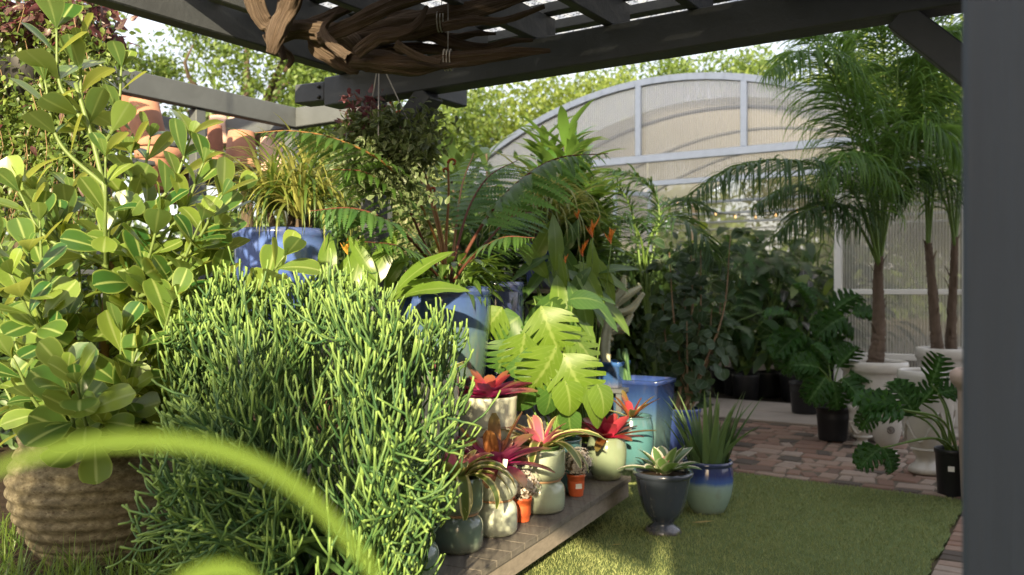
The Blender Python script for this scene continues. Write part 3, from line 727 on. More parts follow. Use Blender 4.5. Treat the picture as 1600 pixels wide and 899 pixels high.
# hedge shrubs in the middle distance
def shrub(name,label,px,Y,z0,z1,wd,n,size,mat,cat='shrub',group=None,dep=.7,T=T_small,clumps=40,sig=.2,up=.6,base_z=0.):
    X=(px-CX)/F*Y; base=np.array([X,Y,base_z]); t=thing(name,label,cat,base,group)
    c=np.array([X,Y,(z0+z1)/2]); pts=crown_pts(c,(wd,wd*dep,(z1-z0)/2),n,clumps,sig,.25); pts[:,2]=np.maximum(pts[:,2],base_z+.05)
    mb=MB(); leafcloud(mb,pts,size,T,up); mb.build('foliage',mat,t)
    mb=MB()
    for k in range(7):
        e=c+nrm(rng.normal(size=3)+[0,0,1])*np.array([wd,wd*dep,(z1-z0)/2])*.7; mb.tube([base+[rng.normal(0,.06),rng.normal(0,.06),-.01],(base+e)/2+rng.normal(0,.06,3),e],[.03,.02,.006],6,n=7)
    mb.build('stems',M_bark,t); return t
M_varieg=leafmat('variegated shrub leaf',(.045,.085,.025),(.12,.17,.06),.3,.45,edge=(.42,.42,.24),edgew=.13)
M_shade=leafmat('glossy deep green leaf',(.016,.050,.012),(.042,.10,.024),.25,.5,spec=.25)
M_blockleaf=leafmat('shade shrub leaf',(.03,.08,.02),(.07,.13,.03),.2,.5)
shrub('shade_shrub','small unseen shrub added behind the viewer to dapple the pencil cactus',5120,-.35,1.60,2.30,.25,1300,.06,M_blockleaf,dep=.5,sig=.09)  # added out of view, its shadow dapples the pencil cactus
shrub('shade_shrub','unseen leafy shrub added behind the viewer to shade the ribbed pot',7087,-.35,1.47,2.10,.5,4200,.07,M_blockleaf,dep=.3,sig=.12)  # added out of view to keep the stone pot in shade
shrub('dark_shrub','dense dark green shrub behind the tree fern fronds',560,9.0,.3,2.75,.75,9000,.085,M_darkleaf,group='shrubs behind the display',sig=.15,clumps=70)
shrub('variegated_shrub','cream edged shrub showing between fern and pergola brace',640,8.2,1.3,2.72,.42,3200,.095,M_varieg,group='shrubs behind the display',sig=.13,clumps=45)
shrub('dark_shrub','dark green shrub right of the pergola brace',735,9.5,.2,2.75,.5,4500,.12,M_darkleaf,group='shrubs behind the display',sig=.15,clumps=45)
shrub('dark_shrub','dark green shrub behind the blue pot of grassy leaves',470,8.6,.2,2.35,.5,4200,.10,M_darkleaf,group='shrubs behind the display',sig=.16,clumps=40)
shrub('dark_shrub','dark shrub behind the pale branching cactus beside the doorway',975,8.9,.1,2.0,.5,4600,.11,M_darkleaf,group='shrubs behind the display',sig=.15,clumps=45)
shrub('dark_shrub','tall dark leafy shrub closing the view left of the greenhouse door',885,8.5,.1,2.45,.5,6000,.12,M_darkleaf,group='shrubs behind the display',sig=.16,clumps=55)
shrub('dark_shrub','low dark shrub under the clay pot rack',300,7.6,.44,2.0,.9,5000,.10,M_darkleaf,group='shrubs behind the display',sig=.2,base_z=.44)
shrub('dark_shrub','low dark shrub below the trailing purple plant',60,5.6,.44,1.6,.8,3800,.10,M_darkleaf,group='shrubs behind the display',sig=.18,base_z=.44)
# ================================================================== BENCHES
bn=thing('plant_bench','long low weathered grey timber bench along the lawn carrying pots','bench',BN(1.5,.3))
ZT=.28
for k in range(24):                                   # cross boards, ends showing at the front edge
    s=-.02+k*.142
    mb=MB(); mb.box(BN(s+.07,.50,ZT-.016),(1.0,.1385,.032),BROT,bev=.0015,tilt=(rng.normal(0,.004),0)); mb.build('deck_board',M_deck,bn)
mb=MB(); mb.bar(BN(-.02,.035,ZT-.082),BN(3.4,.035,ZT-.082),.038,.095,bev=.004); mb.build('fascia',M_fascia,bn)
mb=MB(); mb.bar(BN(-.02,.93,ZT-.082),BN(3.4,.93,ZT-.082),.038,.095,bev=.004); mb.build('fascia',M_fascia,bn)
for s in (.35,1.35,2.3,3.3):
    for q in (.24,.80): mb=MB(); mb.box(BN(s,q,.115),(.07,.07,.23),BROT,bev=.004); mb.build('leg',M_fascia,bn)
def stand(label,s0,s1,q0,q1,z,name='display_riser'):
    t=thing(name,label,'plant stand',BN((s0+s1)/2,(q0+q1)/2),'timber risers behind the bench')
    n=max(2,int((q1-q0)/.13))
    for k in range(n):
        q=q0+(q1-q0)*(k+.5)/n; mb=MB(); mb.bar(BN(s0,q,z-.015),BN(s1,q,z-.015),(q1-q0)/n-.008,.03,bev=.003); mb.build('top_board',M_deck,t)
    for s in (s0+.05,s1-.05):
        for q in (q0+.05,q1-.05): mb=MB(); zb=.445 if q>1.05 else ZT+.002 if q<.98 and s>-.0 else .0; mb.bar(BN(s,q,zb),BN(s,q,z-.031),.06,.06,up=V_); mb.build('leg',M_shelf,t)
    for q in (q0+.02,q1-.02): mb=MB(); mb.bar(BN(s0+.01,q,z-.07),BN(s1-.01,q,z-.07),.03,.07,bev=.003); mb.build('apron',M_shelf,t)
    return t
stand('dark timber riser under the big two tone glazed pot',.02,2.6,.37,.99,.62)
stand('tall timber riser under the large blue pot of grassy leaves',.3,2.4,1.10,1.9,1.12)
stand('tall slim timber stand under the small blue pot behind the fern',-.75,-.22,.55,1.05,1.44)

# ================================================================== POTTED THINGS
G_sage=glaze('sage celadon glaze',[(0,(.27,.33,.24)),(.5,(.38,.44,.33)),(1,(.33,.39,.29))],.10,.16,.1,speck=.15)
G_sagel=glaze('pale celadon glaze',[(0,(.48,.54,.42)),(.5,(.56,.60,.48)),(1,(.46,.52,.41))],.12,.16,.1,speck=.12)
G_teal=glaze('dark sage glaze',[(0,(.10,.15,.125)),(.6,(.14,.20,.165)),(1,(.11,.16,.13))],.10,.16,.1,speck=.2)
G_sage5=glaze('deeper sage glaze',[(0,(.13,.18,.115)),(.5,(.19,.24,.16)),(1,(.16,.20,.13))],.12,.25,.1,speck=.2)
G_cream=glaze('cream glaze',[(0,(.40,.43,.35)),(.6,(.48,.50,.40)),(1,(.42,.44,.36))],.16,.4,.1,speck=.1)
G_big=glaze('blue over sea green glaze',[(0,(.05,.08,.07)),(.45,(.07,.12,.10)),(.66,(.08,.14,.14)),(.80,(.05,.10,.22)),(.92,(.04,.08,.25)),(1,(.025,.045,.15))],.08,.83,.05,coat=.8)
G_cobalt=glaze('cobalt glaze',[(0,(.018,.03,.12)),(.5,(.045,.085,.30)),(.92,(.09,.16,.44)),(1,(.05,.08,.24))],.12,.62,.1)
G_navy=glaze('deep navy glaze',[(0,(.008,.011,.035)),(.6,(.012,.018,.06)),(1,(.02,.03,.09))],.12,.8,.1)
G_square=glaze('blue to sea green square glaze',[(0,(.10,.19,.17)),(.45,(.13,.24,.24)),(.75,(.04,.10,.32)),(.93,(.015,.035,.18)),(1,(.01,.02,.08))],.14,.72,.12)
G_sqsm=glaze('blue square glaze',[(0,(.03,.08,.20)),(.6,(.04,.12,.34)),(1,(.012,.03,.14))],.16,.36,.1)
G_ale=glaze('navy dripping over celadon glaze',[(0,(.25,.36,.29)),(.45,(.29,.42,.35)),(.58,(.29,.42,.42)),(.66,(.05,.12,.42)),(.80,(.012,.022,.15)),(1,(.012,.02,.10))],.12,.335,.06)
G_urn=glaze('slate navy glaze',[(0,(.035,.045,.070)),(.5,(.045,.058,.088)),(1,(.040,.050,.075))],.2,.36,.1)
G_tealp=glaze('turquoise glaze',[(0,(.05,.13,.14)),(.6,(.06,.17,.19)),(1,(.05,.12,.14))],.14,.33,.1)
G_palew=glaze('white crackle glaze',[(0,(.42,.40,.35)),(.5,(.50,.48,.43)),(1,(.46,.44,.39))],.25,.7,.1,speck=.15,coat=.2)
M_wconc=plain('weathered pink concrete',(.40,.31,.25),.95,.15,.3,7,.5)

def pot(t, base, prof, mat, seg=44, name='pot', thick=.014, depth=.25, soil=.06, soilmat=M_soil, sx=1.):
    """outer profile [(r,z)...] bottom to lip; inner wall added"""
    base=np.asarray(base,float); r1,z1=prof[-1]
    full=[(0.,0.)]+list(prof)+[(r1-thick*.3,z1+thick*.25),(r1-thick*.8,z1+thick*.1),(r1-thick,z1-thick*.4),(r1-thick*1.2,z1-soil*1.0),(r1-thick*1.6,z1-soil-depth*.3)]
    p,_=np.array(full),0
    mb=MB(); mb.lathe(base,full,seg); o=mb.build(name,mat,t)
    if soilmat is not None:
        mb=MB(); mb.disc(base+[0,0,z1-soil],r1-thick*1.25,seg,bump=.015); mb.build('soil',soilmat,t)
    return o
def spline_prof(pts,n=22):
    p,_=smooth_path(np.array([[a,b,0] for a,b in pts]),np.ones(len(pts)),n); return [(q[0],q[1]) for q in p]
def stackpot_prof(r,h): return [(r*.86,0),(r*.93,.004),(r*.985,.018),(r,.04),(r,h*.62),(r*.985,h*.76),(r*.93,h*.87),(r*.84,h*.95),(r*.80,h*.985)]
def stacked(label_up,label_lo,px,pyb,Y,r,h,mat,cat_up='potted plant'):
    """two squat pots, the lower upside up, the upper one carrying the plant"""
    base=P(px,pyb,Y); base[2]=ZT+.002
    lo=thing('glazed_pot',label_lo,'pot',base,'squat stacked pots on the bench')
    pot(lo,base,stackpot_prof(r,h),mat,thick=.012,soilmat=None)
    mb=MB(); mb.lathe(base+[0,0,h*.985+.005],[(r*.66,0),(r*.82,.0),(r*.83,.006),(r*.66,.012)],40); mb.build('bare_rim',M_clay,lo)
    ub=base+[0,0,h*1.08]
    up=thing('potted_bromeliad',label_up,cat_up,ub,'potted bromeliads on the bench')
    pr=[(r*.80,0),(r*.90,.004),(r*.98,.02),(r,.04),(r,h*.80),(r*.995,h*.93),(r*.97,h)]
    pot(up,ub,pr,mat,thick=.013,soil=.03)
    return up,ub,r,h

# bromeliad leaf materials
def brom(name, d, l, **k): return leafmat(name,d,l,rough=.28,**k)
B_red=brom('crimson bromeliad leaf',(.24,.016,.035),(.38,.03,.06),trans=.25,tcol=(.6,.03,.09),tipc=(.20,.09,.04),basec=(.60,.008,.11))
B_pink=brom('maroon pink bromeliad leaf',(.18,.03,.055),(.42,.05,.15),trans=.28,tcol=(.55,.08,.32),tipc=(.17,.11,.05),basec=(.70,.02,.29),streak=(.12,.055,.06))
B_varg=brom('green and cream bromeliad leaf',(.10,.16,.03),(.17,.22,.04),trans=.35,tcol=(.5,.5,.12),edge=(.60,.54,.26),edgew=.16)
B_vargred=brom('cream edged coral bromeliad leaf',(.45,.055,.14),(.58,.12,.20),trans=.35,tcol=(.7,.2,.25),edge=(.55,.46,.24),edgew=.14,tipc=(.18,.20,.05))
B_or=brom('bronze orange bromeliad leaf',(.20,.05,.018),(.30,.10,.03),trans=.3,tcol=(.6,.2,.05),tipc=(.16,.14,.04))
B_white=brom('white edged bromeliad leaf',(.055,.12,.035),(.09,.17,.045),trans=.25,edge=(.60,.58,.48),edgew=.15)
B_pinkc=brom('pink centre bromeliad leaf',(.45,.16,.17),(.55,.22,.22),trans=.25,tcol=(.7,.3,.3),edge=(.58,.52,.45),edgew=.1)
STRAP=[.6,.85,.98,1,1,.98,.93,.78,.28]
def rosette(t,base,rings,name='leaf_rosette',fold=.30,K=9,prof=STRAP):
    """rings: (n, length, width, elevation, droop, material)"""
    mats=[];
    for r in rings:
        if r[5] not in mats: mats.append(r[5])
    mb=MB()
    for (n,L,W,el,dr,mt) in rings:
        az=np.arange(n)*2*PI/n+rng.uniform(0,6)+rng.normal(0,.16,n)
        mb.arcs(np.asarray(base)+np.stack([np.cos(az)*.012,np.sin(az)*.012,0*az],-1),az,el+rng.normal(0,.1,n),L*rng.uniform(.8,1.12,n),dr*rng.uniform(.6,1.4,n),W*rng.uniform(.85,1.15,n),K,prof,fold,mats.index(mt),roll=rng.normal(0,.15,n))
    return mb.build(name,mats,t)

# --- front row of the bench, from the viewer away
u,ub,r,h=stacked('dark sage stacked pot with green and cream strap leaves nearest the viewer','squat dark sage pot under the variegated bromeliad nearest the viewer',716,871,3.87,.112,.155,G_teal)
rosette(u,ub+[0,0,h*.85],[(12,.31,.050,.8,2.3,B_varg),(7,.27,.05,1.1,1.4,B_varg),(6,.20,.055,1.2,.8,B_vargred)])
u,ub,r,h=stacked('pale celadon stacked pot holding a large magenta centred bromeliad','squat pale celadon pot under the magenta centred bromeliad',772,843,4.13,.112,.155,G_sagel)
rosette(u,ub+[0,0,h*.9],[(10,.30,.085,.40,.65,B_pink),(8,.26,.085,.75,.5,B_pink),(6,.17,.085,1.0,.3,B_pink),(4,.27,.075,1.1,.1,B_or)])
mb=MB(); c=ub+[.05,-.10,.165]; mb.box(c,(.022,.0025,.075),0,tilt=(.2,.15)); mb.build('plant_tag',M_label,u)
u,ub,r,h=stacked('sage stacked pot with long arching cream edged coral bromeliad','squat sage pot under the arching cream edged bromeliad',845,806,4.55,.128,.155,G_sage)
mb=MB(); mb.lathe(ub,[(.092,h*.8),(.096,h*1.08),(.104,h*1.09),(.104,h*1.13),(.096,h*1.13),(.09,h*.95)],36); mb.build('inner_pot',M_greenpot,u)
rosette(u,ub+[0,0,h*.95],[(10,.36,.052,.8,1.6,B_varg),(7,.28,.055,1.0,.9,B_vargred),(5,.20,.055,1.25,.5,B_vargred)])
# squat pot mostly hidden at the frame bottom
b=P(640,930,3.45); b[2]=ZT+.002
t=thing('glazed_pot','squat dark sage pot half hidden by the pencil cactus at the bench end','pot',b,'squat stacked pots on the bench'); pot(t,b,stackpot_prof(.12,.155),G_teal,thick=.012,soilmat=None)
# round sage pot, red bromeliad
b=P(948,752,5.30); b[2]=ZT+.002
t=thing('potted_bromeliad','rounded sage pot with a bright crimson bromeliad at the bench far end','potted plant',b,'potted bromeliads on the bench')
pot(t,b,spline_prof([(.082,0),(.108,.06),(.122,.14),(.120,.20),(.106,.245),(.108,.255)]),G_sage5,thick=.012,soil=.02)
rosette(t,b+[0,0,.24],[(8,.26,.078,.35,.35,B_red),(7,.21,.078,.75,.3,B_red),(5,.17,.075,1.15,.2,B_red),(4,.29,.06,.28,.45,B_or)])
# turquoise pot with bronze bromeliad
b=P(986,731,5.62); b[2]=ZT+.002
t=thing('potted_bromeliad','turquoise pot with sparse upright bronze orange leaves beside the square blue planter','potted plant',b,'potted bromeliads on the bench')
pot(t,b,spline_prof([(.10,0),(.135,.08),(.148,.18),(.142,.27),(.130,.325),(.136,.335)]),G_tealp,thick=.014,soil=.02)
rosette(t,b+[0,0,.32],[(5,.24,.040,.85,.25,B_or),(3,.15,.05,1.2,.1,B_red),(3,.28,.045,.45,.4,B_varg)])
# orange nursery pots with tiny pale flowers
def flowerpot(label,px,pyb,Y,hh,tagit):
    b=P(px,pyb,Y); b[2]=ZT+.002
    t=thing('potted_flowers',label,'potted flowers',b,'little orange pots of dried pale flowers')
    r=.052; pr=[(r*.76,0),(r*.78,.003),(r*.95,hh*.85),(r*1.0,hh*.86),(r*1.02,hh)]
    pot(t,b,pr,M_orange,thick=.004,soil=.012,seg=32)
    n=420; c=b+[0,0,hh+.065]; d=nrm(rng.normal(size=(n,3))+[0,-.1,.25]); pos=c+d*np.array([.088,.088,.078])*rng.uniform(.55,1.12,n)[:,None]
    mb=MB(); Tp=leaf_T([.3,1,.9,.3],3,-.4,.2,.8)
    for q in range(5):
        a=rng.uniform(0,6.28,n); sd=nrm(np.cross(d,rng.normal(size=(n,3))))
        mb.inst(Tp,pos,sd+d*.5,d,rng.uniform(.009,.014,n))
    mb.build('flowers',M_flower,t)
    m=140; e=pos[:m]; s=np.repeat((b+[0,0,hh-.01])[None],m,0)+rng.normal(0,.012,(m,3))*[1,1,0]
    mb=MB(); mb.tubes(np.stack([s,(s+e)/2+[0,0,.01],e],1),np.full((m,3),.0012),4); mb.build('stems',M_twig,t)
    if tagit: mb=MB(); mb.box(b+[.012,-r*.985,hh*.5],(.036,.002,.028),.2); mb.build('label',M_label,t)
M_flower=leafmat('dried blush flower',(.58,.50,.43),(.82,.75,.68),trans=.2,tcol=(.7,.55,.45))
M_twig=plain('thin twig',(.22,.15,.09),.9,.1,.2,20)
flowerpot('orange pot of pale dried flowers between two stacked pots',815,817,4.33,.118,False)
flowerpot('orange pot of pale dried flowers with a white sticker beside the rounded sage pot',900,776,4.86,.122,True)

# --- second row
b=P(687,700,4.32); b[2]=.622
t=thing('potted_bromeliad','tall cream cylinder pot behind the pencil cactus with pink leaves in front','potted plant',b,'potted bromeliads on the bench')
pot(t,b,[(.088,0),(.094,.01),(.095,.2),(.097,.375),(.100,.385),(.100,.40)],G_cream,soil=.03)
rosette(t,b+[0,0,.37],[(7,.16,.035,.9,.5,B_varg),(5,.12,.03,1.2,.2,B_pink)])
b=P(762,700,4.62); b[2]=.622
t=thing('potted_bromeliad','wide cream pot with a flat maroon and magenta bromeliad below the big glazed pot','potted plant',b,'potted bromeliads on the bench')
pot(t,b,[(.135,0),(.148,.01),(.152,.06),(.158,.235),(.160,.25)],G_cream,soil=.02)
rosette(t,b+[0,0,.24],[(10,.28,.080,.24,.30,B_pink),(8,.21,.080,.55,.3,B_pink),(6,.17,.075,.9,.2,B_red)])
b=P(668,760,4.02); b[2]=ZT+.002
t=thing('potted_bromeliad','low pot of coral pink bromeliad leaves tangled in the pencil cactus','potted plant',b,'potted bromeliads on the bench')
pot(t,b,stackpot_prof(.12,.2)[:-2]+[(.10,.2)],G_sagel,soil=.02)
rosette(t,b+[0,0,.2],[(9,.30,.065,.7,.5,B_vargred),(7,.25,.07,1.1,.3,B_pink),(6,.32,.05,.6,1.1,B_varg)])
b=P(740,760,4.35); b[2]=ZT+.002
t=thing('potted_bromeliad','low sage pot of bronze and rose bromeliad leaves behind the stacked pots','potted plant',b,'potted bromeliads on the bench')
pot(t,b,stackpot_prof(.11,.22)[:-2]+[(.10,.22)],G_sagel,soil=.02)
rosette(t,b+[0,0,.22],[(8,.28,.08,.75,.35,B_or),(6,.24,.08,1.15,.2,B_pink),(7,.28,.075,.5,.5,B_pink)])

# --- big glazed pot with the tree fern
BP=P(692,600,4.9); BP[2]=.622; HB=1.452-.622
t=fern=thing('potted_tree_fern','tree fern with long arching fronds in the big blue and sea green pot','potted fern',BP)
pot(t,BP,spline_prof([(.15,0),(.19,.08),(.235,.30),(.262,.55),(.272,.72),(.272,HB-.05)],16)+[(.280,HB-.045),(.283,HB-.02),(.278,HB)],G_big,thick=.022,soil=.03,seg=64)
M_frond=leafmat('fern frond green',(.05,.125,.022),(.10,.20,.036),.42,.45,tcol=(.26,.42,.05))
M_frondd=leafmat('blue green fern frond',(.05,.135,.036),(.105,.21,.058),.4,.5,tcol=(.2,.36,.07),spec=.3)
M_rachis=plain('brown fern stalk',(.20,.10,.035),.6,.3,.4,20)
M_rachisd=plain('dark red fern stalk',(.10,.035,.022),.7,.3,.4,20)
M_stemg=plain('green stem',(.10,.17,.035),.5,.4,.3,20)
comb=lambda t: .14+.86*(np.abs(((t*14)%1)-.5)*2<.60)
T_pinna=leaf_T([(0,.55),(.1,.95),(.35,1),(.7,.72),(1,.06)],57,-.6,.15,.155,comb,.45)
def frond(par,pts,rad,W,mat,rmat,start=.25,n=24,name='frond',T=T_pinna,up=(0,0,1),droop=.25,end=.2,curl=1.):
    p,r=smooth_path(np.array(pts),np.array(rad),60); mb=MB(); mb.tubes(p[None],r[None],7)
    st=mb.build(name,rmat,par); mb=MB()
    d=nrm(np.gradient(p,axis=0)); u=np.linspace(start,.985,n); ii=(u*59).astype(int)
    base=p[ii]; tg=d[ii]; upv=np.asarray(up,float)
    x=nrm(np.cross(tg,upv)); z=np.cross(x,tg)
    k=(u-start)/(1-start); L=W*np.interp(k,[0,.12,.4,.75,1],[.55,.85,1,.62,end*.6])
    for s in (-1,1):
        dd=x*s*.9+tg*(.32+.35*k[:,None])-z*droop*.3-np.array([0,0,droop*.4])+rng.normal(0,.05,(n,3))
        mb.inst(T,base,dd,z+rng.normal(0,.12,(n,3)),np.stack([L,L,L*curl],1)*rng.uniform(.9,1.1,(n,1)))
    mb.build('pinnae',mat,st); return st
c=lambda px,py,Y: P(px,py,Y)
frond(t,[c(702,446,4.9),c(680,372,4.6),c(645,300,4.2),(c(590,248,3.95)),c(520,216,3.8),c(455,205,3.7),c(398,208,3.65)],[.009,.008,.007,.005,.004,.003,.0015],.22,M_frond,M_rachis,.28,28)
frond(t,[c(706,448,4.9),c(730,392,4.85),c(765,335,4.8),c(810,285,4.7),c(870,248,4.6),c(950,240,4.5)],[.012,.010,.008,.007,.005,.002],.36,M_frondd,M_rachisd,.36,24,droop=.5)
frond(t,[c(700,446,4.95),c(716,380,5.05),c(735,320,5.2),c(765,275,5.35),c(810,250,5.5)],[.010,.009,.007,.005,.002],.28,M_frondd,M_rachisd,.35,20)
frond(t,[c(692,446,4.85),c(660,395,4.6),c(610,348,4.25),c(550,326,4.1),c(485,330,4.0)],[.010,.009,.007,.005,.002],.27,M_frondd,M_rachisd,.28,22,droop=.5)
frond(t,[c(698,446,5.0),c(690,370,5.15),c(668,300,5.35),c(630,262,5.5),c(580,258,5.65)],[.010,.008,.007,.005,.002],.34,M_frond,M_rachis,.35,20)
frond(t,[c(703,446,5.),c(712,360,5.3),c(722,290,5.6),c(740,240,5.9)],[.010,.008,.006,.003],.32,M_frond,M_rachis,.4,16)
frond(t,[c(699,446,4.85),c(665,385,4.55),c(632,318,4.2),c(575,272,4.0),c(520,265,3.9)],[.010,.008,.006,.004,.002],.22,M_frond,M_rachisd,.4,16,droop=.4)
frond(t,[c(704,446,4.95),c(755,385,5.2),c(800,340,5.4),c(850,330,5.6)],[.010,.008,.006,.002],.26,M_frondd,M_rachisd,.4,16,droop=.4)
frond(t,[c(698,446,4.8),c(662,410,4.5),c(622,385,4.2),c(570,378,4.0)],[.009,.007,.005,.002],.20,M_frond,M_rachisd,.35,18,droop=.4)
frond(t,[c(704,446,4.8),c(740,400,4.6),c(785,372,4.4),c(835,372,4.3)],[.009,.007,.005,.002],.20,M_frond,M_rachisd,.35,18,droop=.4)
frond(t,[c(700,446,4.95),c(680,340,5.1),c(650,250,5.2),c(600,200,5.2),c(550,190,5.2)],[.009,.008,.006,.004,.002],.26,M_frond,M_rachis,.35,20)
# fiddleheads: bare stalks with rust coloured curls
for pts,tip in (([c(700,446,4.9),c(690,370,4.9),c(665,275,4.92),c(636,210,4.95),c(608,156,4.98)],1),([c(699,446,5.),c(697,380,5.),c(701,310,5.),c(700,255,5.)],0)):
    p,r=smooth_path(np.array(pts),np.linspace(.010,.006,len(pts)),40); mb=MB(); mb.tubes(p[None],r[None],8); sk_=mb.build('fiddlehead',M_rachis,t)
    M_curl=plain('rust fern curl',(.26,.06,.02),.8,.2,.3,40)
    for k in (range(17,40,3) if tip else (36,39)):
        s=.018 if k<38 else .028; th=np.linspace(0,4.6,14); rr=s*(1-th/6.2)
        sg=1 if k%2 else -1
        q=p[k]+np.stack([sg*(s-rr*np.cos(th)),0*th,rr*np.sin(th)],-1); mb=MB(); mb.tubes(q[None],np.linspace(.009,.005,14)[None],7); mb.build('curl',M_curl,sk_)
# leafy companions under the fern, same pot
M_lance=leafmat('mid green lance leaf',(.045,.10,.02),(.11,.19,.035),.35,.32,rib=(.16,.22,.07))
T_lance=leaf_T([(0,.1),(.15,.7),(.4,1),(.7,.75),(.9,.3),(1,.03)],8,-.75,.25,.30)
n=270; a=rng.uniform(0,2*PI,n); rr=.27*np.sqrt(rng.uniform(.1,1,n)); bs=BP+np.stack([rr*np.cos(a),rr*np.sin(a),HB-.01+rng.uniform(0,.16,n)],-1)
dd=np.stack([np.cos(a)*.9+.15,np.sin(a)*.9-.1,rng.uniform(-.35,.7,n)],-1)+rng.normal(0,.25,(n,3))
mb=MB(); mb.inst(T_lance,bs,dd,[0,0,1],rng.uniform(.11,.2,n)); mb.tubes(np.stack([np.repeat((BP+[0,0,HB-.05])[None],n,0)*.5+bs*.5-[0,0,.08],bs],1),np.full((n,2),.003),5,mat=1); mb.build('underplanting',[M_lance,M_stemg],t)

# --- large blue pot, grassy ponytail leaves
b=P(442,520,4.6); b[2]=1.122; hb=1.752-1.122
t=thing('potted_ponytail','large cobalt blue pot of thin arching yellow green leaves behind the bushy plant','potted plant',b)
pot(t,b,spline_prof([(.155,0),(.19,.06),(.225,.25),(.247,.46),(.255,hb-.04)],14)+[(.262,hb-.035),(.265,hb-.012),(.258,hb)],G_cobalt,thick=.02,soil=.04,seg=56)
M_grass=leafmat('yellow green grassy leaf',(.14,.19,.035),(.32,.33,.09),.4,.4,tcol=(.55,.5,.14))
M_grass2=leafmat('mid green grassy leaf',(.045,.10,.02),(.12,.19,.04),.35,.4)
def tuft(par,base,n,L,W,mat,el=(.5,1.4),dr=(1.2,2.6),name='leaf_tuft',spread=.05,K=11,mats2=None,pw=1.2):
    mb=MB(); az=rng.uniform(0,2*PI,n); rr=spread*np.sqrt(rng.uniform(0,1,n))
    bs=np.asarray(base)+np.stack([rr*np.cos(az),rr*np.sin(az),0*az],-1); 
    h=n if mats2 is None else int(n*.65)
    a=lambda s: (bs[s],az[s]+rng.normal(0,.3,len(az[s])),rng.uniform(*el,len(az[s])),L*rng.uniform(.6,1.15,len(az[s])),rng.uniform(*dr,len(az[s])),W*rng.uniform(.8,1.2,len(az[s])))
    mb.arcs(*a(slice(0,h)),K,[.8,1,1,.9,.75,.5,.05],.3,0,pw=pw,roll=rng.normal(0,.2,h))
    if h<n: mb.arcs(*a(slice(h,n)),K,[.8,1,1,.9,.75,.5,.05],.3,1,pw=pw)
    return mb.build(name,[mat]+([mats2] if mats2 else []),par)
for (dx,dy,zz) in ((-.08,.02,.10),(.10,-.05,.06),(.02,.10,.14),(.14,.08,.12)):
    s0=b+[dx*.6,dy*.6,hb-.05]; tp=b+[dx,dy,hb+zz]; mb=MB(); mb.tube([s0,(s0+tp)/2+[.01,0,0],tp],[.035,.022,.016],9); mb.build('trunk',M_bark,t)
    tuft(t,tp,110,.60,.017,M_grass,mats2=M_grass2,spread=.02,el=(.7,1.5),dr=(1.0,2.9))
# --- small blue pot behind with the same grassy plant
b=P(845,420,6.0); b[2]=1.442; hb=1.752-1.442
t=thing('potted_ponytail','small blue pot of long grassy leaves right of the tree fern','potted plant',b)
pot(t,b,[(.085,0),(.095,.02),(.11,.15),(.12,hb-.03),(.125,hb-.028),(.125,hb)],G_cobalt,thick=.012,soil=.03)
for (dx,dy,zz) in ((-.03,0,.22),(.06,.02,.32),(-.10,.02,.12),(.12,0,.12)):
    tp=b+[dx,dy,hb+zz]; mb=MB(); mb.tube([b+[dx*.4,dy,hb-.05],tp],[.022,.014],8); mb.build('trunk',M_bark,t)
    tuft(t,tp,70,.58,.016,M_grass,mats2=M_grass2,spread=.02,dr=(1.4,3.0))
# --- navy jar
b=P(775,560,5.4); b[2]=.622
t=thing('glazed_pot','tall deep navy jar with ringed body between big glazed pot and split leaves','pot',b)
pot(t,b,spline_prof([(.12,0),(.15,.1),(.165,.30),(.160,.40)],10)+[(.15,.415),(.15,.43)]+spline_prof([(.165,.45),(.172,.6),(.172,.75),(.165,.82)],8)+[(.175,.83),(.175,.86)],G_navy,soil=.03)
# --- monstera
T_mon=leaf_T([(0,.30),(.02,.62),(.08,.88),(.2,1),(.4,.98),(.6,.84),(.78,.58),(.92,.25),(1,.02)],90,-1.0,-.14,1.15,
    lambda t: 1-.74*np.where((t>.14)&(t<.94),np.clip(1-(.5-np.abs(((t*5.2+.35)%1)-.5))/.24,0,1)**.6,0),.46,cols=4)
T_monw=leaf_T([(0,.34),(.02,.66),(.08,.92),(.25,1),(.5,.9),(.75,.6),(.92,.25),(1,.02)],24,-1.0,-.10,.98,None,.16,cols=3)
M_mon=leafmat('split leaf bright green',(.065,.155,.020),(.19,.29,.035),.45,.42,veins=7,tcol=(.55,.62,.06),spec=.35,rib=(.22,.30,.08))
M_mond=leafmat('split leaf deep green',(.032,.10,.02),(.075,.16,.03),.38,.42,veins=7,tcol=(.3,.45,.05),spec=.35,rib=(.12,.2,.05))
b=P(872,760,4.98); b[2]=ZT+.002
t=mon=thing('potted_monstera','split leaf climbing plant with big lime green leaves in the middle of the bench','potted plant',b)
pot(t,b,spline_prof([(.10,0),(.125,.1),(.135,.22),(.135,.29)],8)+[(.14,.30)],G_tealp,thick=.012,soil=.03)
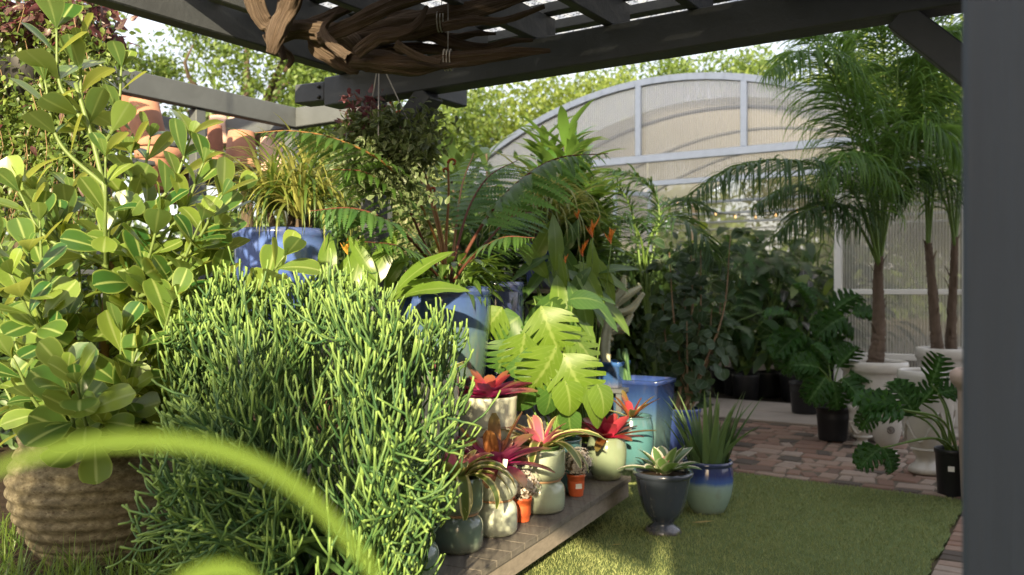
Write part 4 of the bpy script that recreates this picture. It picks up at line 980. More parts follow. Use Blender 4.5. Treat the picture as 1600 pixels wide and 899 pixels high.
MON=[(845,478,108,-72,.55,4.78,M_mon,T_mon,'leaf'),(875,500,86,-48,.4,4.9,M_mon,T_mon,'leaf'),(838,560,72,-165,.45,4.72,M_mond,T_monw,'leaf'),
(870,540,108,-112,.5,4.68,M_mon,T_mon,'leaf'),(880,552,110,-65,.5,4.70,M_mon,T_mon,'leaf'),(883,520,100,-28,.35,4.85,M_mon,T_mon,'leaf'),
(883,595,78,-70,.45,4.62,M_mon,T_monw,'leaf'),(893,590,92,-22,.3,4.72,M_mon,T_monw,'leaf'),(812,495,70,-150,.4,4.95,M_mond,T_monw,'leaf'),(858,470,75,-20,.4,5.0,M_mond,T_mon,'leaf'),
(890,468,78,15,.3,5.1,M_mond,T_monw,'leaf'),(830,590,80,-100,.5,4.8,M_mond,T_monw,'leaf'),(918,610,85,-50,.4,4.66,M_mon,T_monw,'leaf'),(860,600,70,-85,.5,4.75,M_mond,T_monw,'leaf'),(800,530,80,-120,.5,4.85,M_mond,T_mon,'leaf'),(785,480,75,-125,.4,4.9,M_mon,T_mon,'leaf'),(820,520,85,-95,.5,4.75,M_mon,T_mon,'leaf'),(860,505,70,-140,.4,4.85,M_mond,T_mon,'leaf'),(890,640,60,-100,.5,4.7,M_mond,T_monw,'leaf'),(933,600,75,-62,.5,4.6,M_mon,T_monw,'leaf')]
for (px,py,L,ang,tl,Y,mt,T,nm) in MON:
    p=P(px,py,Y); a=math.radians(ang); d=np.array([math.cos(a),-tl*.8,math.sin(a)]); upv=np.array([.25,-.75,.75])
    mb=MB(); mb.inst(T,p[None],d[None],(upv+rng.normal(0,.5,3))[None],np.array([.76*L*Y/F])); lf=mb.build(nm,mt,t)
    s=b+[rng.normal(0,.03),rng.normal(0,.03),.28]; m=(s+p)/2+[rng.normal(0,.04),.08,.10]
    mb=MB(); mb.tube([s,m,p+nrm(d)*.02],[.007,.006,.004],7,n=12); mb.build('petiole',M_stemg,lf)

# --- heliconias
M_hel=leafmat('heliconia leaf',(.075,.16,.024),(.18,.28,.045),.42,.28,tcol=(.5,.58,.08),rib=(.2,.28,.08))
M_held=leafmat('heliconia leaf deep',(.03,.085,.018),(.07,.14,.03),.35,.28,rib=(.12,.2,.05))
M_helfl=leafmat('orange bract',(.55,.14,.02),(.75,.26,.03),.3,.4,tcol=(.9,.35,.05))
M_helyl=leafmat('yellow bract',(.62,.33,.05),(.75,.45,.09),.3,.4,tcol=(.9,.6,.1))
T_hel=leaf_T([(0,.08),(.12,.55),(.35,1),(.6,.92),(.85,.45),(1,.02)],12,-.7,.22,.26,cols=1,wave=.4)
def heliconia(label,b,leaves,flowers,flm,potprof,potmat):
    t=thing('potted_heliconia',label,'potted plant',b)
    pot(t,b,potprof,potmat,thick=.012,soil=.03); top=np.asarray(b)+[0,0,potprof[-1][1]-.02]
    for (px,py,L,ang,tl,Y,mt) in leaves:
        p=P(px,py,Y); a=math.radians(ang); d=np.array([math.cos(a),-tl,math.sin(a)]); L=L*Y/F
        mb=MB(); upv=np.array([.15,-.55,.8]) if abs(math.sin(a))<.8 else np.array([.2,-1,.15])
        mb.inst(T_hel,p[None],d[None],upv[None],np.array([[L*rng.uniform(.9,1.3),L,L]])); lf=mb.build('leaf',mt,t)
        mb=MB(); mb.tube([top+rng.normal(0,.025,3)*[1,1,0],(top+p)/2+[rng.normal(0,.03),.02,.06],p+nrm(d)*.01],[.008,.006,.004],6,n=10); mb.build('petiole',M_stemg,lf)
    for (px,py,Y,s) in flowers:
        p=P(px,py,Y); mb=MB(); mb.tube([top+rng.normal(0,.02,3)*[1,1,0],(top+p)/2+[.02,0,.02],p],[.006,.005,.004],6,n=10); st=mb.build('flower_stalk',M_stemg,t)
        mb=MB(); n=9; dd=np.stack([np.linspace(-.9,.8,n),rng.normal(0,.5,n),np.full(n,1.)],-1); q=p+np.stack([0*np.arange(n),0*np.arange(n),np.arange(n)*s*.06],-1)
        mb.inst(leaf_T([.35,.9,.8,.5,.05],6,.5,.6,.22),q,dd,nrm(np.stack([-dd[:,0],np.full(n,-.6),np.full(n,.4)],-1)),np.full(n,s)*rng.uniform(.6,1.1,n)); mb.build('bracts',flm,st)
b=P(930,600,5.75); b[2]=.0; b=np.array([b[0]*.86,5.85,0.]); 
heliconia('leafy plant with orange pointed flowers rising behind the split leaves',b,
 [(880,420,105,-35,.4,5.6,M_held),(905,408,95,-60,.5,5.55,M_hel),(888,440,110,-70,.5,5.45,M_held),(870,430,100,-85,.5,5.5,M_hel),(895,415,100,-10,.3,5.7,M_hel),(900,430,95,-50,.4,5.5,M_hel),(900,455,95,-30,.4,5.45,M_held),(860,400,80,-160,.4,5.6,M_held),(868,425,100,88,.05,5.6,M_hel),(905,455,85,-75,.5,5.4,M_hel),(850,470,80,-120,.5,5.5,M_held),(875,400,70,60,.3,5.9,M_held),*[(float(rng.uniform(815,945)),float(rng.uniform(395,480)),float(rng.uniform(60,95)),float(rng.choice([-150,-120,-60,-40,-25,20,70,110])+rng.normal(0,12)),.35,float(rng.uniform(5.5,6.0)),M_hel if rng.random()<.5 else M_held) for _ in range(22)],(885,470,90,-45,.5,5.4,M_hel),(890,465,80,-75,.5,5.4,M_held),(840,440,70,-140,.4,5.7,M_held)],
 [(926,372,5.55,.105),(955,382,5.5,.09),(911,402,5.5,.085),(903,343,5.6,.06),(884,412,5.45,.05)],M_helfl,[(.14,0),(.16,.05),(.175,.40),(.18,.42)],M_black)
b=P(575,650,4.35); b[2]=.622
heliconia('broad leaved plant with yellow flowers between the blue pots and pencil cactus',b,
 [(545,470,125,75,.05,4.3,M_hel),(568,462,120,62,.15,4.2,M_hel),(630,462,110,20,.25,4.15,M_hel),(508,455,100,85,.1,4.2,M_hel),(590,440,95,120,.1,4.15,M_hel),(618,455,115,48,.2,4.15,M_hel),(520,460,80,65,.1,4.3,M_hel),(575,440,75,80,.05,4.45,M_held),(605,470,88,38,.2,4.3,M_hel),(610,470,100,25,.2,4.25,M_hel),(600,450,60,55,.2,4.4,M_hel),(560,450,85,100,.05,4.5,M_held),(620,440,72,-2,.3,4.2,M_hel),(615,420,60,130,.2,4.4,M_hel),(585,470,80,60,.1,4.4,M_held),(530,480,75,110,.1,4.3,M_hel),(640,445,60,20,.2,4.4,M_held),(595,430,66,95,.1,4.6,M_held),(650,500,80,-15,.3,4.15,M_hel),(600,500,70,-40,.3,4.15,M_hel),(555,500,60,-110,.3,4.2,M_hel)],
 [(543,398,4.3,.075),(602,432,4.25,.08)],M_helyl,[(.12,0),(.13,.04),(.145,.26),(.15,.28)],G_tealp)
# ================================================================== CLUSIA IN THE RIBBED POT
RP=P(158,868,3.3); RP[2]=.442
t=clu=thing('potted_clusia','big bushy plant with paddle shaped lime leaves in a ribbed pitted stone pot','potted plant',RP)
prof=spline_prof([(.20,0),(.245,.06),(.298,.16),(.322,.26),(.318,.33),(.295,.395),(.272,.425)],90)
prof=[(r-.010*(.5+.5*math.cos(z*2*PI/.047)) if .05<z<.39 else r,z) for r,z in prof]+[(.278,.44),(.282,.458),(.272,.468)]
pot(t,RP,prof,M_ribbed,thick=.03,soil=.05,seg=96)
M_clu=leafmat('clusia leaf',(.026,.105,.026),(.28,.38,.068),.42,.27,tcol=(.72,.74,.12),rib=(.30,.38,.13),edge=(.25,.33,.08),edgew=.03,gam=1.9,ribw=.07,back=(.085,.145,.050),spec=.5)
M_cstem=plain('clusia stem',(.11,.16,.045),.5,.4,.3,14); M_cwood=plain('clusia wood',(.14,.09,.055),.9,.2,.3,14)
CP=[(0,.07),(.08,.15),(.25,.46),(.45,.80),(.62,.98),(.74,1),(.86,.92),(.94,.74),(.985,.46),(1,.14)]
TC=[leaf_T(CP,15,c_,.16,.64,cols=2) for c_ in (-.1,-.35,-.65,.25)]
def clusia_branch(tip,base,rad=.012,L=.135,tipn=3,bow=.10,lower=.45):
    tip=np.asarray(tip,float); base=np.asarray(base,float)
    mid=base*.45+tip*.55; out_=nrm((tip-base)*[1,1,0]+1e-6); mid=mid+out_*bow*np.linalg.norm(tip-base)-np.array([0,0,.12*np.linalg.norm(tip-base)])
    p,r=smooth_path(np.array([base,mid,tip]),np.array([rad,rad*.75,rad*.42]),24)
    d=nrm(np.gradient(p,axis=0)); ln=np.linalg.norm(np.diff(p,axis=0),axis=1).sum()
    nodes=max(4,int(ln*(1-lower)/.062)); pos=[];dirs=[];ups=[];sc=[]
    ph=rng.uniform(0,PI)
    for k in range(nodes):
        u=lower+(1-lower)*k/(nodes-1)
        if k<nodes-3 and rng.random()<.22: continue
        i=min(23,int(u*23)); ax=d[i]; x=nrm(np.cross(ax,[.3,.1,1])); y=np.cross(ax,x); a=ph+k*PI/2
        last=k>=nodes-1
        for sgn in (1,-1):
            q=(x*math.cos(a)+y*math.sin(a))*sgn
            op=.5 if last else .62+.55*(1-u)
            dv=ax*math.cos(op)+q*math.sin(op)+rng.normal(0,.12,3); 
            if not last: dv[2]-=.15*(1-u)
            pos.append(p[i]); dirs.append(dv); ups.append(ax*math.sin(op)-q*math.cos(op)+[.08,-.25,.25]); sc.append(L*1.14*rng.uniform(.72,1.15)*(.85 if last else 1))
        if last:
            for sgn in (1,-1):
                q=(x*math.cos(a+PI/2)+y*math.sin(a+PI/2))*sgn; pos.append(p[23]); dirs.append(ax+q*.28); ups.append(ax*.3-q); sc.append(L*.5)
    return p,r,np.array(pos),np.array(dirs),np.array(ups),np.array(sc)
TIPS=[(88,45,3.1,.15),(190,105,3.25,.13),(70,125,3.05,.13),(125,70,3.2,.13),(165,245,2.95,.135),(205,240,3.2,.13),(235,215,3.35,.12),(298,215,3.2,.13),(318,255,3.1,.12),(348,305,3.05,.13),(372,300,3.2,.11),
(30,300,3.1,.13),(55,300,3.2,.12),(45,395,2.85,.14),(18,430,2.8,.13),(62,345,3.1,.12),(105,585,2.72,.155),(120,600,2.66,.14),(215,545,2.95,.13),(190,520,3.0,.13),(250,335,3.05,.13),(280,330,3.15,.12),(315,345,3.0,.12),
(120,385,3.2,.13),(150,330,3.25,.12),(270,470,2.95,.13),(445,400,2.95,.125),(60,480,3.0,.13),(100,510,3.1,.13),(20,560,2.95,.13),(205,610,2.95,.12),(160,660,2.86,.12),(300,395,3.05,.13),(220,420,3.1,.13),(180,430,3.2,.13),
(140,480,3.3,.13),(230,520,3.3,.13),(320,480,3.3,.12),(60,600,3.2,.13),(0,380,3.3,.13),(95,430,3.3,.13),(265,410,3.4,.13),(200,360,3.4,.13),(10,500,3.3,.13),(350,370,3.4,.12),(110,300,3.4,.12),(250,600,3.3,.12),(90,650,3.2,.12),(285,560,3.2,.12),(170,560,3.4,.13),(40,660,3.2,.12)]
for k in range(34):
    TIPS.append((rng.uniform(-10,390),rng.uniform(300,660),rng.uniform(3.1,3.55),.125))
top=RP+[0,0,.42]
mbs=MB(); mbl=MB(); mains=[]
for k in range(7):
    a=k*2*PI/7; e=top+np.array([.20*math.cos(a)-.03,.16*math.sin(a),.50+.25*rng.random()])
    p,r=smooth_path(np.array([top+[.05*math.cos(a),.05*math.sin(a),-.02],(top+e)/2+rng.normal(0,.03,3),e]),np.array([.024,.02,.015]),14); mains.append(p); mbs.tubes(p[None],r[None],8,mat=1)
hi=[]
mt0=top+[0,0,.0]; hp,hr=smooth_path(np.array([top+[.0,-.02,0],P(168,560,3.25),P(165,420,3.15),P(168,330,3.1),P(150,240,3.1),P(118,130,3.1)]),np.array([.018,.015,.012,.010,.009,.008]),40); mbs.tubes(hp[None],hr[None],8)
allmain=np.concatenate(mains+[hp[6:]])
for (px,py,Y,L) in TIPS:
    tip=P(px,py,Y)
    cand=allmain[allmain[:,2]<tip[2]-.26]
    if len(cand)==0: cand=np.concatenate([m[:4] for m in mains])
    dist=np.linalg.norm((cand-tip)*[1,1,.75],axis=1)+.35*np.abs(dist0) if False else np.linalg.norm((cand-tip)*[1,1,.8],axis=1)
    j=np.argsort(dist)[min(len(dist)-1,3)]
    base=cand[j]
    lw=.18 if np.linalg.norm(tip-base)<.5 else .34
    p,r,ps,ds,us,sc=clusia_branch(tip,base,.009,L,lower=lw)
    mbs.tubes(p[None],r[None],7)
    ki=rng.integers(0,4,len(ps))
    for q in range(4):
        s=ki==q
        if s.any(): mbl.inst(TC[q],ps[s],ds[s],us[s],sc[s])
mbs.build('stems',[M_cstem,M_cwood],t); mbl.build('leaves',M_clu,t)

# ================================================================== PENCIL CACTUS
PB=BN(2.62,.30,ZT+.002); PB=np.array([-.60,2.92,ZT+.002])
t=thing('potted_pencil_cactus','wide pencil cactus, a thicket of thin green finger stems at the bench end','potted cactus',PB)
pot(t,PB,spline_prof([(.13,0),(.16,.08),(.175,.17),(.18,.20)],10)+[(.19,.205),(.19,.225)],G_teal,thick=.015,soil=.02)
M_pen=leafmat('pencil cactus stem',(.030,.085,.030),(.085,.16,.045),0.,.5,tipc=(.16,.25,.06),spec=.3)
segs=[]
OX=[200,232,262,290,350,395,440,466,492,530,562,600,628,680,715,745]; OY=[900,740,600,490,440,448,462,512,462,446,452,500,520,496,530,610]
def inside(q):
    x=CX+F*q[0]/q[1]; y=CY-F*(q[2]-CZ)/q[1]
    x+=rng.normal(0,26)
    if x<np.interp(y,[440,520,620,700,800,900],[300,262,240,250,205,195]) or x>np.interp(y,[480,560,640,720,780,840,900],[690,738,728,712,690,655,640]): return False
    return y>np.interp(x,OX,OY)+rng.normal(0,24)
def stalk(p,d,L,r,upk):
    e=nrm(nrm(d)*.34+np.array([0,0,upk])+rng.normal(0,.10,3)); d=nrm(d)
    t=np.linspace(0,1,7)[:,None]; c1=p+d*L*.5; q=c1+e*L*.5
    P_=(1-t)**2*p+2*t*(1-t)*c1+t*t*q
    return P_+rng.normal(0,.0012,(7,3)),np.linspace(r,r*.86,7)
def grow(p,d,L,r,dep,upk):
    for _ in range(6):
        P_,R_=stalk(p,d,L*rng.uniform(.75,1.2),r,upk)
        if inside(P_[-1]): break
        d=nrm(d)+rng.normal(0,.4,3); L*=.93
    else: return
    segs.append((P_,R_))
    if dep==0: return
    k=rng.choice([2,3,4],p=[.35,.45,.2])
    for j in range(k):
        t=6 if j==0 else int(rng.integers(2,7)); ax=nrm(P_[t]-P_[t-1])
        x=nrm(np.cross(ax,rng.normal(size=3))); sp=rng.uniform(.35,.95)
        grow(P_[t],ax*math.cos(sp)+x*math.sin(sp),L*rng.uniform(.62,.95),r*.93,dep-1,upk)
top=PB+[0,0,.20]
TR=[[(400,930,2.95),(375,680,3.0),(362,520,3.02)],[(545,930,2.85),(541,690,2.85),(530,540,2.9),(523,485,2.92)],[(640,930,2.95),(668,720,2.95),(690,585,2.98)],[(465,930,2.9),(452,720,2.95),(440,560,3.0)],[(600,930,2.95),(612,740,2.95),(606,570,3.0)],
    [(340,900,2.95),(312,700,3.0),(300,590,3.05)],[(500,930,3.1),(490,700,3.15),(482,520,3.18)],[(570,930,2.65),(575,780,2.65),(580,650,2.7)],[(440,930,2.65),(425,790,2.65),(410,690,2.7)]]
for tr in TR:
    e=[P(*q) for q in tr]; s_=top+rng.normal(0,.06,3)*[1,1,0]
    p,r=smooth_path(np.array([s_-[0,0,.03]]+e),np.linspace(.017,.0075,len(e)+1),36); 
    for a in range(0,35,6): segs.append((p[a:a+7],r[a:a+7])) if a+7<=36 else None
    for i in list(range(8,36,3))+[34,35]:
        ax=nrm(p[min(35,i+1)]-p[i-1]); x=nrm(np.cross(ax,[1,.2,.1])); y=np.cross(ax,x); a0=rng.uniform(0,6.28); n_=int(rng.choice([2,3,4]))
        for q in range(n_):
            a=a0+q*2*PI/n_+rng.normal(0,.3); sp=rng.uniform(.55,1.15)*(1-.4*(i/35))
            grow(p[i],ax*math.cos(sp)+(x*math.cos(a)+y*math.sin(a))*math.sin(sp),rng.uniform(.16,.28),.0047,2,rng.uniform(.55,1.2))
for k in range(22):                     # low sprawling arms
    sx=-1 if k<16 else .8; e=P(rng.uniform(360,480) if sx<0 else rng.uniform(560,640),rng.uniform(700,890),rng.uniform(2.5,2.8)); s_=top+rng.normal(0,.05,3)*[1,1,0]
    p,r=smooth_path(np.array([s_,(s_+e)/2+[0,0,.06],e]),np.array([.013,.011,.0085]),7); segs.append((p,r))
    for q in range(3): grow(e,np.array([sx*1.2,-.3,.12])+rng.normal(0,.4,3),rng.uniform(.15,.24),.0048,2,.12)
pts=np.array([s[0] for s in segs]); rad=np.array([s[1] for s in segs])
mb=MB(); mb.tubes(pts,rad*.92,6); mb.build('stems',M_pen,t)
print('pencil segs',len(segs))

# ================================================================== TRAILING PURPLE PLANT (upper left)
b=P(60,300,4.2); b[2]=2.0; c=P(40,150,4.2)
M_trad=leafmat('trailing plant leaf',(.040,.085,.018),(.17,.24,.05),.35,.4,tcol=(.45,.52,.12))
M_tradp=leafmat('purple leaf',(.045,.020,.030),(.13,.038,.058),.3,.4,tcol=(.4,.08,.12),streak=(.18,.14,.09))
t=thing('trailing_plant','dense trailing wandering plant with purple leaves on top filling the upper left corner','hanging plant',c)
n=12000; cl=190; cc=np.stack([rng.uniform(-1,1,cl),rng.uniform(-.6,.6,cl),rng.uniform(-1,1,cl)],-1); cc=cc[np.linalg.norm(cc*[.75,1,.75],axis=1)<1]
cc=np.array([P(45,165,4.2)])+cc*np.array([.40,.30,.50]); i=rng.integers(0,len(cc),n); pos=cc[i]+rng.normal(0,.055,(n,3))
s=(pos[:,2]>c[2]+.27)&(rng.random(n)<.4)
T_tr=leaf_T([.3,1,.8,.45,.05],5,-.6,.3,.5)
mb=MB(); dn=rng.normal(size=(n,3))+[0,-.3,-.5]; mb.inst(T_tr,pos[~s],dn[~s],rng.normal(size=((~s).sum(),3))*.6+[0,-.5,.6],rng.uniform(.026,.048,(~s).sum())); mb.build('foliage',M_trad,t)
mb=MB(); mb.inst(T_tr,pos[s],rng.normal(size=(s.sum(),3))+[0,-.2,.1],rng.normal(size=(s.sum(),3))*.5+[0,-.5,.6],rng.uniform(.055,.095,s.sum()))
q=rng.choice(n,160); mb.inst(T_tr,pos[q],rng.normal(size=(160,3)),[0,-.5,.7],rng.uniform(.05,.09,160)); mb.build('purple_foliage',M_tradp,t)
m=260; q=rng.choice(n,m); mb=MB(); st=pos[q]; ph=rng.uniform(0,.03,m); mb.tubes(np.stack([st,st+np.stack([ph,0*ph,-.1+0*ph],-1),st+np.stack([ph*0,-ph,-.22+0*ph],-1)],1),np.full((m,3),.0022),4); mb.build('vines',M_twig,t)
mb=MB(); mb.lathe(c+[0,.04,.12],[(0,-.16),(.10,-.15),(.15,-.05),(.16,.04)],24); mb.build('basket',M_black,t)
top=np.array([c[0],c[1],2.9])
for k in range(3):
    a=k*2.09; mb=MB(); mb.tube([c+[.23*math.cos(a),.23*math.sin(a),-.04],top],.004,5); mb.build('hanging_wire',M_wire,t)
mb=MB(); mb.bar(c+[-1.4,0,1.50],c+[.5,0,1.50],.08,.12); pl=mb.build('hanger_beam',M_shelf,t)
mb=MB(); mb.bar(np.array([c[0]-1.3,c[1],.44]),c+[-1.3,0,1.438],.09,.09,up=V_); mb.build('hanger_post',M_shelf,t)
mb=MB(); mb.tube([top-[0,0,.03],c+[0,0,1.45]],.005,5); mb.build('hanging_wire',M_wire,t)

# hanging basket under the pergola corner
M_bask=leafmat('cream flecked basket leaf',(.035,.07,.022),(.09,.13,.05),.3,.45,edge=(.20,.23,.13),edgew=.12)
hb=P(606,238,4.12); t=thing('hanging_basket','hanging basket of purple and cream trailing leaves on thin wires below the pergola beam','hanging plant',hb)
pos=crown_pts(hb+[.03,0,.0],(.25,.15,.23),5200,70,.04,.1); mb=MB(); leafcloud(mb,pos,.040,T_tr); mb.build('foliage',M_bask,t)
pos=crown_pts(hb+[-.10,.03,.15],(.16,.1,.08),260,14,.04,.3); mb=MB(); leafcloud(mb,pos,.045,T_tr); mb.build('purple_foliage',M_tradp,t)
mb=MB(); mb.lathe(hb,[(0,-.05),(.04,-.045),(.06,-.01),(.065,.03),(.06,.025)],28); mb.build('basket',M_black,t)
for k in range(3): a=k*2.09+.4; mb=MB(); mb.tube([hb+[.16*math.cos(a),.16*math.sin(a),.04],P(592,118,4.1)*[1,1,0]+[0,0,2.54]],.0035,5); mb.build('hanging_wire',M_wire,t)

# ================================================================== CACTI, SQUARE PLANTERS
def squarepot(t,base,w0,w1,h,mat,rot,th=.018):
    base=np.asarray(base,float); mb=MB()
    lv=[(w0*.98,0),(w0,.006),(w1*.985,h-.035),(w1*1.03,h-.033),(w1*1.03,h-.004),(w1*1.02,h),(w1-th*2,h),(w1-th*2.2,h-.06)]
    v=[];n=4*5
    def ring(w,z):
        r=[];b=w*.06;q=w/2
        for sx,sy in ((1,1),(-1,1),(-1,-1),(1,-1)):
            a0={(1,1):0,(-1,1):PI/2,(-1,-1):PI,(1,-1):1.5*PI}[(sx,sy)]
            for k in range(5):
                a=a0+k*PI/8; r.append((sx*(q-b)+b*math.cos(a),sy*(q-b)+b*math.sin(a),z))
        return r
    for w,z in lv: v+=ring(w,z)
    v=MB._rot(np.array(v),rot)+base
    f=[[i*n+j,i*n+(j+1)%n,(i+1)*n+(j+1)%n,(i+1)*n+j] for i in range(len(lv)-1) for j in range(n)]
    mb.add(v,f); mb.build('pot',mat,t)
    mb=MB(); mb.box(base+[0,0,h-.07],(w1-th*2.3,w1-th*2.3,.02),rot); mb.build('soil',M_soil,t)
M_ghost=plain('ghost white cactus skin',(.40,.41,.29),.6,.3,.35,16); M_cact=plain('cactus green',(.06,.13,.045),.5,.4,.3,16); M_spine=plain('cactus spine edge',(.50,.36,.20),.7,.2,.2,30)
def ridged(mb,pts,rad,nr=3,K=26,mat=0,tw=.0):
    p,r=smooth_path(np.array(pts),np.array(rad),K); seg=nr*6; mb.tubes(p[None],r[None],seg); v=mb.v[-1].reshape(K,seg,3); ph=np.arange(seg)*2*PI/seg
    f=.62+.38*np.abs(np.cos(ph*nr/2))[None]**1.6*(1+.22*np.abs(np.sin(np.arange(K)[:,None]*1.9))); v[:]=p[:,None]+(v-p[:,None])*f[...,None]
    i=np.arange(1,K-1); 
    return p,r
def spines(mb,p,r,nr,tw=0):
    d=nrm(np.gradient(p,axis=0)); ref=np.array([0,0,1.]) if abs(nrm(p[-1]-p[0])[2])<.9 else np.array([1.,0,0]); x=nrm(np.cross(d,ref)); y=np.cross(d,x)
    for k in range(nr):
        a=k*2*PI/nr; q=p[1:]+(x*math.cos(a)+y*math.sin(a))[1:]*(r[1:,None]*1.06)
        mb.tubes(np.stack([q,q+(x*math.cos(a)+y*math.sin(a))[1:]*.010],1),np.stack([np.full(len(q),.0045),np.full(len(q),.001)],1),4)
b=P(951,602,6.9); b[2]=.665
t=thing('potted_cactus','pale ghostly branching cactus in a small square blue pot','potted cactus',b)
squarepot(t,b,.24,.27,.20,G_sqsm,GROT+.12)
mb=MB(); mb2=MB(); c2=lambda x,y,dy=0: P(x,y,6.85+dy)
for pts,rd in (([c2(948,585),c2(945,540),c2(950,510),c2(958,480),c2(960,465)],[.035,.045,.045,.042,.02]),([c2(950,512),c2(940,505),c2(932,490)],[.03,.038,.02]),([c2(955,490),c2(942,475),c2(934,452)],[.03,.036,.014]),([c2(960,478),c2(980,462),c2(1002,448)],[.03,.038,.016]),
 ([c2(962,490),c2(985,484),c2(1006,458)],[.028,.036,.016]),([c2(958,470),c2(972,452),c2(975,430)],[.028,.034,.014]),([c2(952,515),c2(975,508),c2(988,490)],[.03,.037,.016]),([c2(952,520),c2(970,515),c2(976,520)],[.026,.03,.016]),([c2(946,545),c2(950,530),c2(958,532)],[.02,.026,.012])):
    p,r=ridged(mb,pts,rd,3); spines(mb2,p[::2],r[::2],3)
st=mb.build('stem',M_ghost,t); mb2.build('spines',M_spine,st)
b=P(951,640,6.95); b[2]=0.
stt=thing('plant_stand','low dark block stand under the small square blue pot','plant stand',b); mb=MB()
mb.box(b+[0,-.05,.645],(.34,.34,.034),GROT+.12,bev=.004); mb.build('top_board',M_shelf,stt)
for sx in (-1,1):
    for sy in (-1,1):
        o=MB._rot(np.array([[sx*.13,sy*.13,0]]),GROT+.12)[0]; mb=MB(); mb.box(b+o+[0,-.05,.315],(.045,.045,.626),GROT+.12,bev=.003); mb.build('leg',M_shelf,stt)
b=P(1005,716,6.95); b[2]=.030; b[0]+=.0
t=thing('potted_cactus','tall square blue planter with one slim upright cactus','potted cactus',b)
squarepot(t,b,.32,.40,.69,G_square,GROT+.02,.024)
mb=MB(); c2=lambda x,y: P(x,y,6.85)
p,r=ridged(mb,[c2(985,610),c2(978,585),c2(976,560),c2(977,545)],[.03,.034,.032,.015],4); p,r=ridged(mb,[c2(978,565),c2(968,560),c2(966,545)],[.02,.022,.01],4); mb.build('stem',M_cact,t)
b=P(516,330,6.2); b[2]=.0+.44
t=thing('potted_cactus','thin dark columnar cactus beside the grassy blue pot','potted cactus',b); 
pot(t,b,[(.10,0),(.12,.02),(.14,.26),(.145,.28)],M_terra,thick=.012,soil=.03)
mb=MB(); c2=lambda x,y: P(x,y,6.2); p,r=ridged(mb,[b+[0,0,.24],b+[0,0,.9],c2(515,330),c2(515,278)],[.05,.055,.055,.03],7,40); mb.build('stem',M_cact,t)

# ================================================================== ALOE, URN, BLUE POT WITH SHRUB
M_aloe=leafmat('aloe leaf',(.045,.10,.040),(.085,.15,.055),.12,.38,tipc=(.10,.15,.05))
b=P(1107,817,5.5); b[2]=.010; b[1]=5.52
t=thing('potted_aloe','round pot glazed navy over pale green with upright spiky aloe leaves','potted aloe',b)
pot(t,b,spline_prof([(.085,0),(.112,.03),(.148,.12),(.160,.21),(.156,.28),(.150,.315)],18)+[(.156,.318),(.159,.33),(.154,.338)],G_ale,thick=.016,soil=.03)
n=36; az=rng.uniform(0,2*PI,n); rr=.11*np.sqrt(rng.uniform(0,1,n)); bs=b+np.stack([rr*np.cos(az),rr*np.sin(az),np.full(n,.30)],-1)
mb=MB(); mb.arcs(bs,az,rng.uniform(1.0,1.5,n),rng.uniform(.30,.54,n),rng.uniform(-.25,.6,n),rng.uniform(.036,.050,n),9,[.9,1,.95,.85,.72,.58,.42,.25,.03],.55)
mb.arcs(bs-[0,0,.004],az,rng.uniform(1.0,1.5,n)*0+1.28,rng.uniform(.2,.42,n),rng.uniform(-.1,.3,n),.040,9,[.9,1,.95,.85,.72,.58,.42,.25,.03],-.35)
mb.build('leaves',M_aloe,t)
b=P(1036,843,5.06); b[2]=.010
t=thing('potted_bromeliad','slate navy footed urn holding a white edged bromeliad with pink centre','potted plant',b)
pot(t,b,[(.10,0),(.108,.012),(.098,.035),(.066,.055),(.060,.07)]+spline_prof([(.075,.085),(.110,.13),(.138,.22),(.155,.31),(.160,.335)],14)+[(.174,.345),(.178,.36),(.172,.368)],G_urn,thick=.016,soil=.03)
rosette(t,b+[0,0,.345],[(9,.27,.078,.60,.55,B_white),(7,.21,.075,.95,.3,B_white),(5,.13,.06,1.1,.2,B_pinkc)],prof=[.8,1,1,1,.97,.9,.75,.45,.06])
b=P(1066,700,7.35); b[2]=.030
t=thing('potted_shrub','rounded dark leaved shrub on thin stems in a navy pot behind the aloe','potted shrub',b)
pot(t,b,spline_prof([(.10,0),(.14,.08),(.155,.25),(.15,.36)],10)+[(.16,.37),(.16,.395)],G_cobalt,thick=.014,soil=.03)
M_poly_l=leafmat('rounded dark leaf',(.020,.050,.022),(.045,.085,.036),.18,.5,spec=.3,rib=(.09,.13,.08),edge=(.085,.12,.07),edgew=.05)
T_rnd=leaf_T([(0,.25),(.1,.7),(.3,1),(.6,1),(.85,.65),(1,.05)],8,-.45,.12,.92,cols=2)
pos=[];st=MB()
for k in range(15):
    px=rng.uniform(1010,1145); py=rng.uniform(345,600); Y=rng.uniform(7.3,8.0); e=P(px,py-rng.uniform(0,20),Y); s=b+[rng.normal(0,.05),rng.normal(0,.05),.35]
    p,r=smooth_path(np.array([s,s*.45+e*.55+[(e-s)[0]*.25,0,-.05],e]),np.array([.012,.009,.004]),26); st.tubes(p[None],r[None],6)
    n=34; i=rng.integers(7,26,n); pos.append(p[i]+rng.normal(0,.075,(n,3)))
pos=np.concatenate(pos); n=len(pos); dd=rng.normal(size=(n,3))*[1,.6,.6]+[0,-.35,-.25]
mb=MB(); mb.inst(T_rnd,pos,dd,rng.normal(size=(n,3))*.45+[.1,-.7,.75],rng.uniform(.075,.125,n)); mb.build('foliage',M_poly_l,t); st.build('stems',plain('pale shrub stem',(.20,.14,.09),.8,.2,.3,14),t)

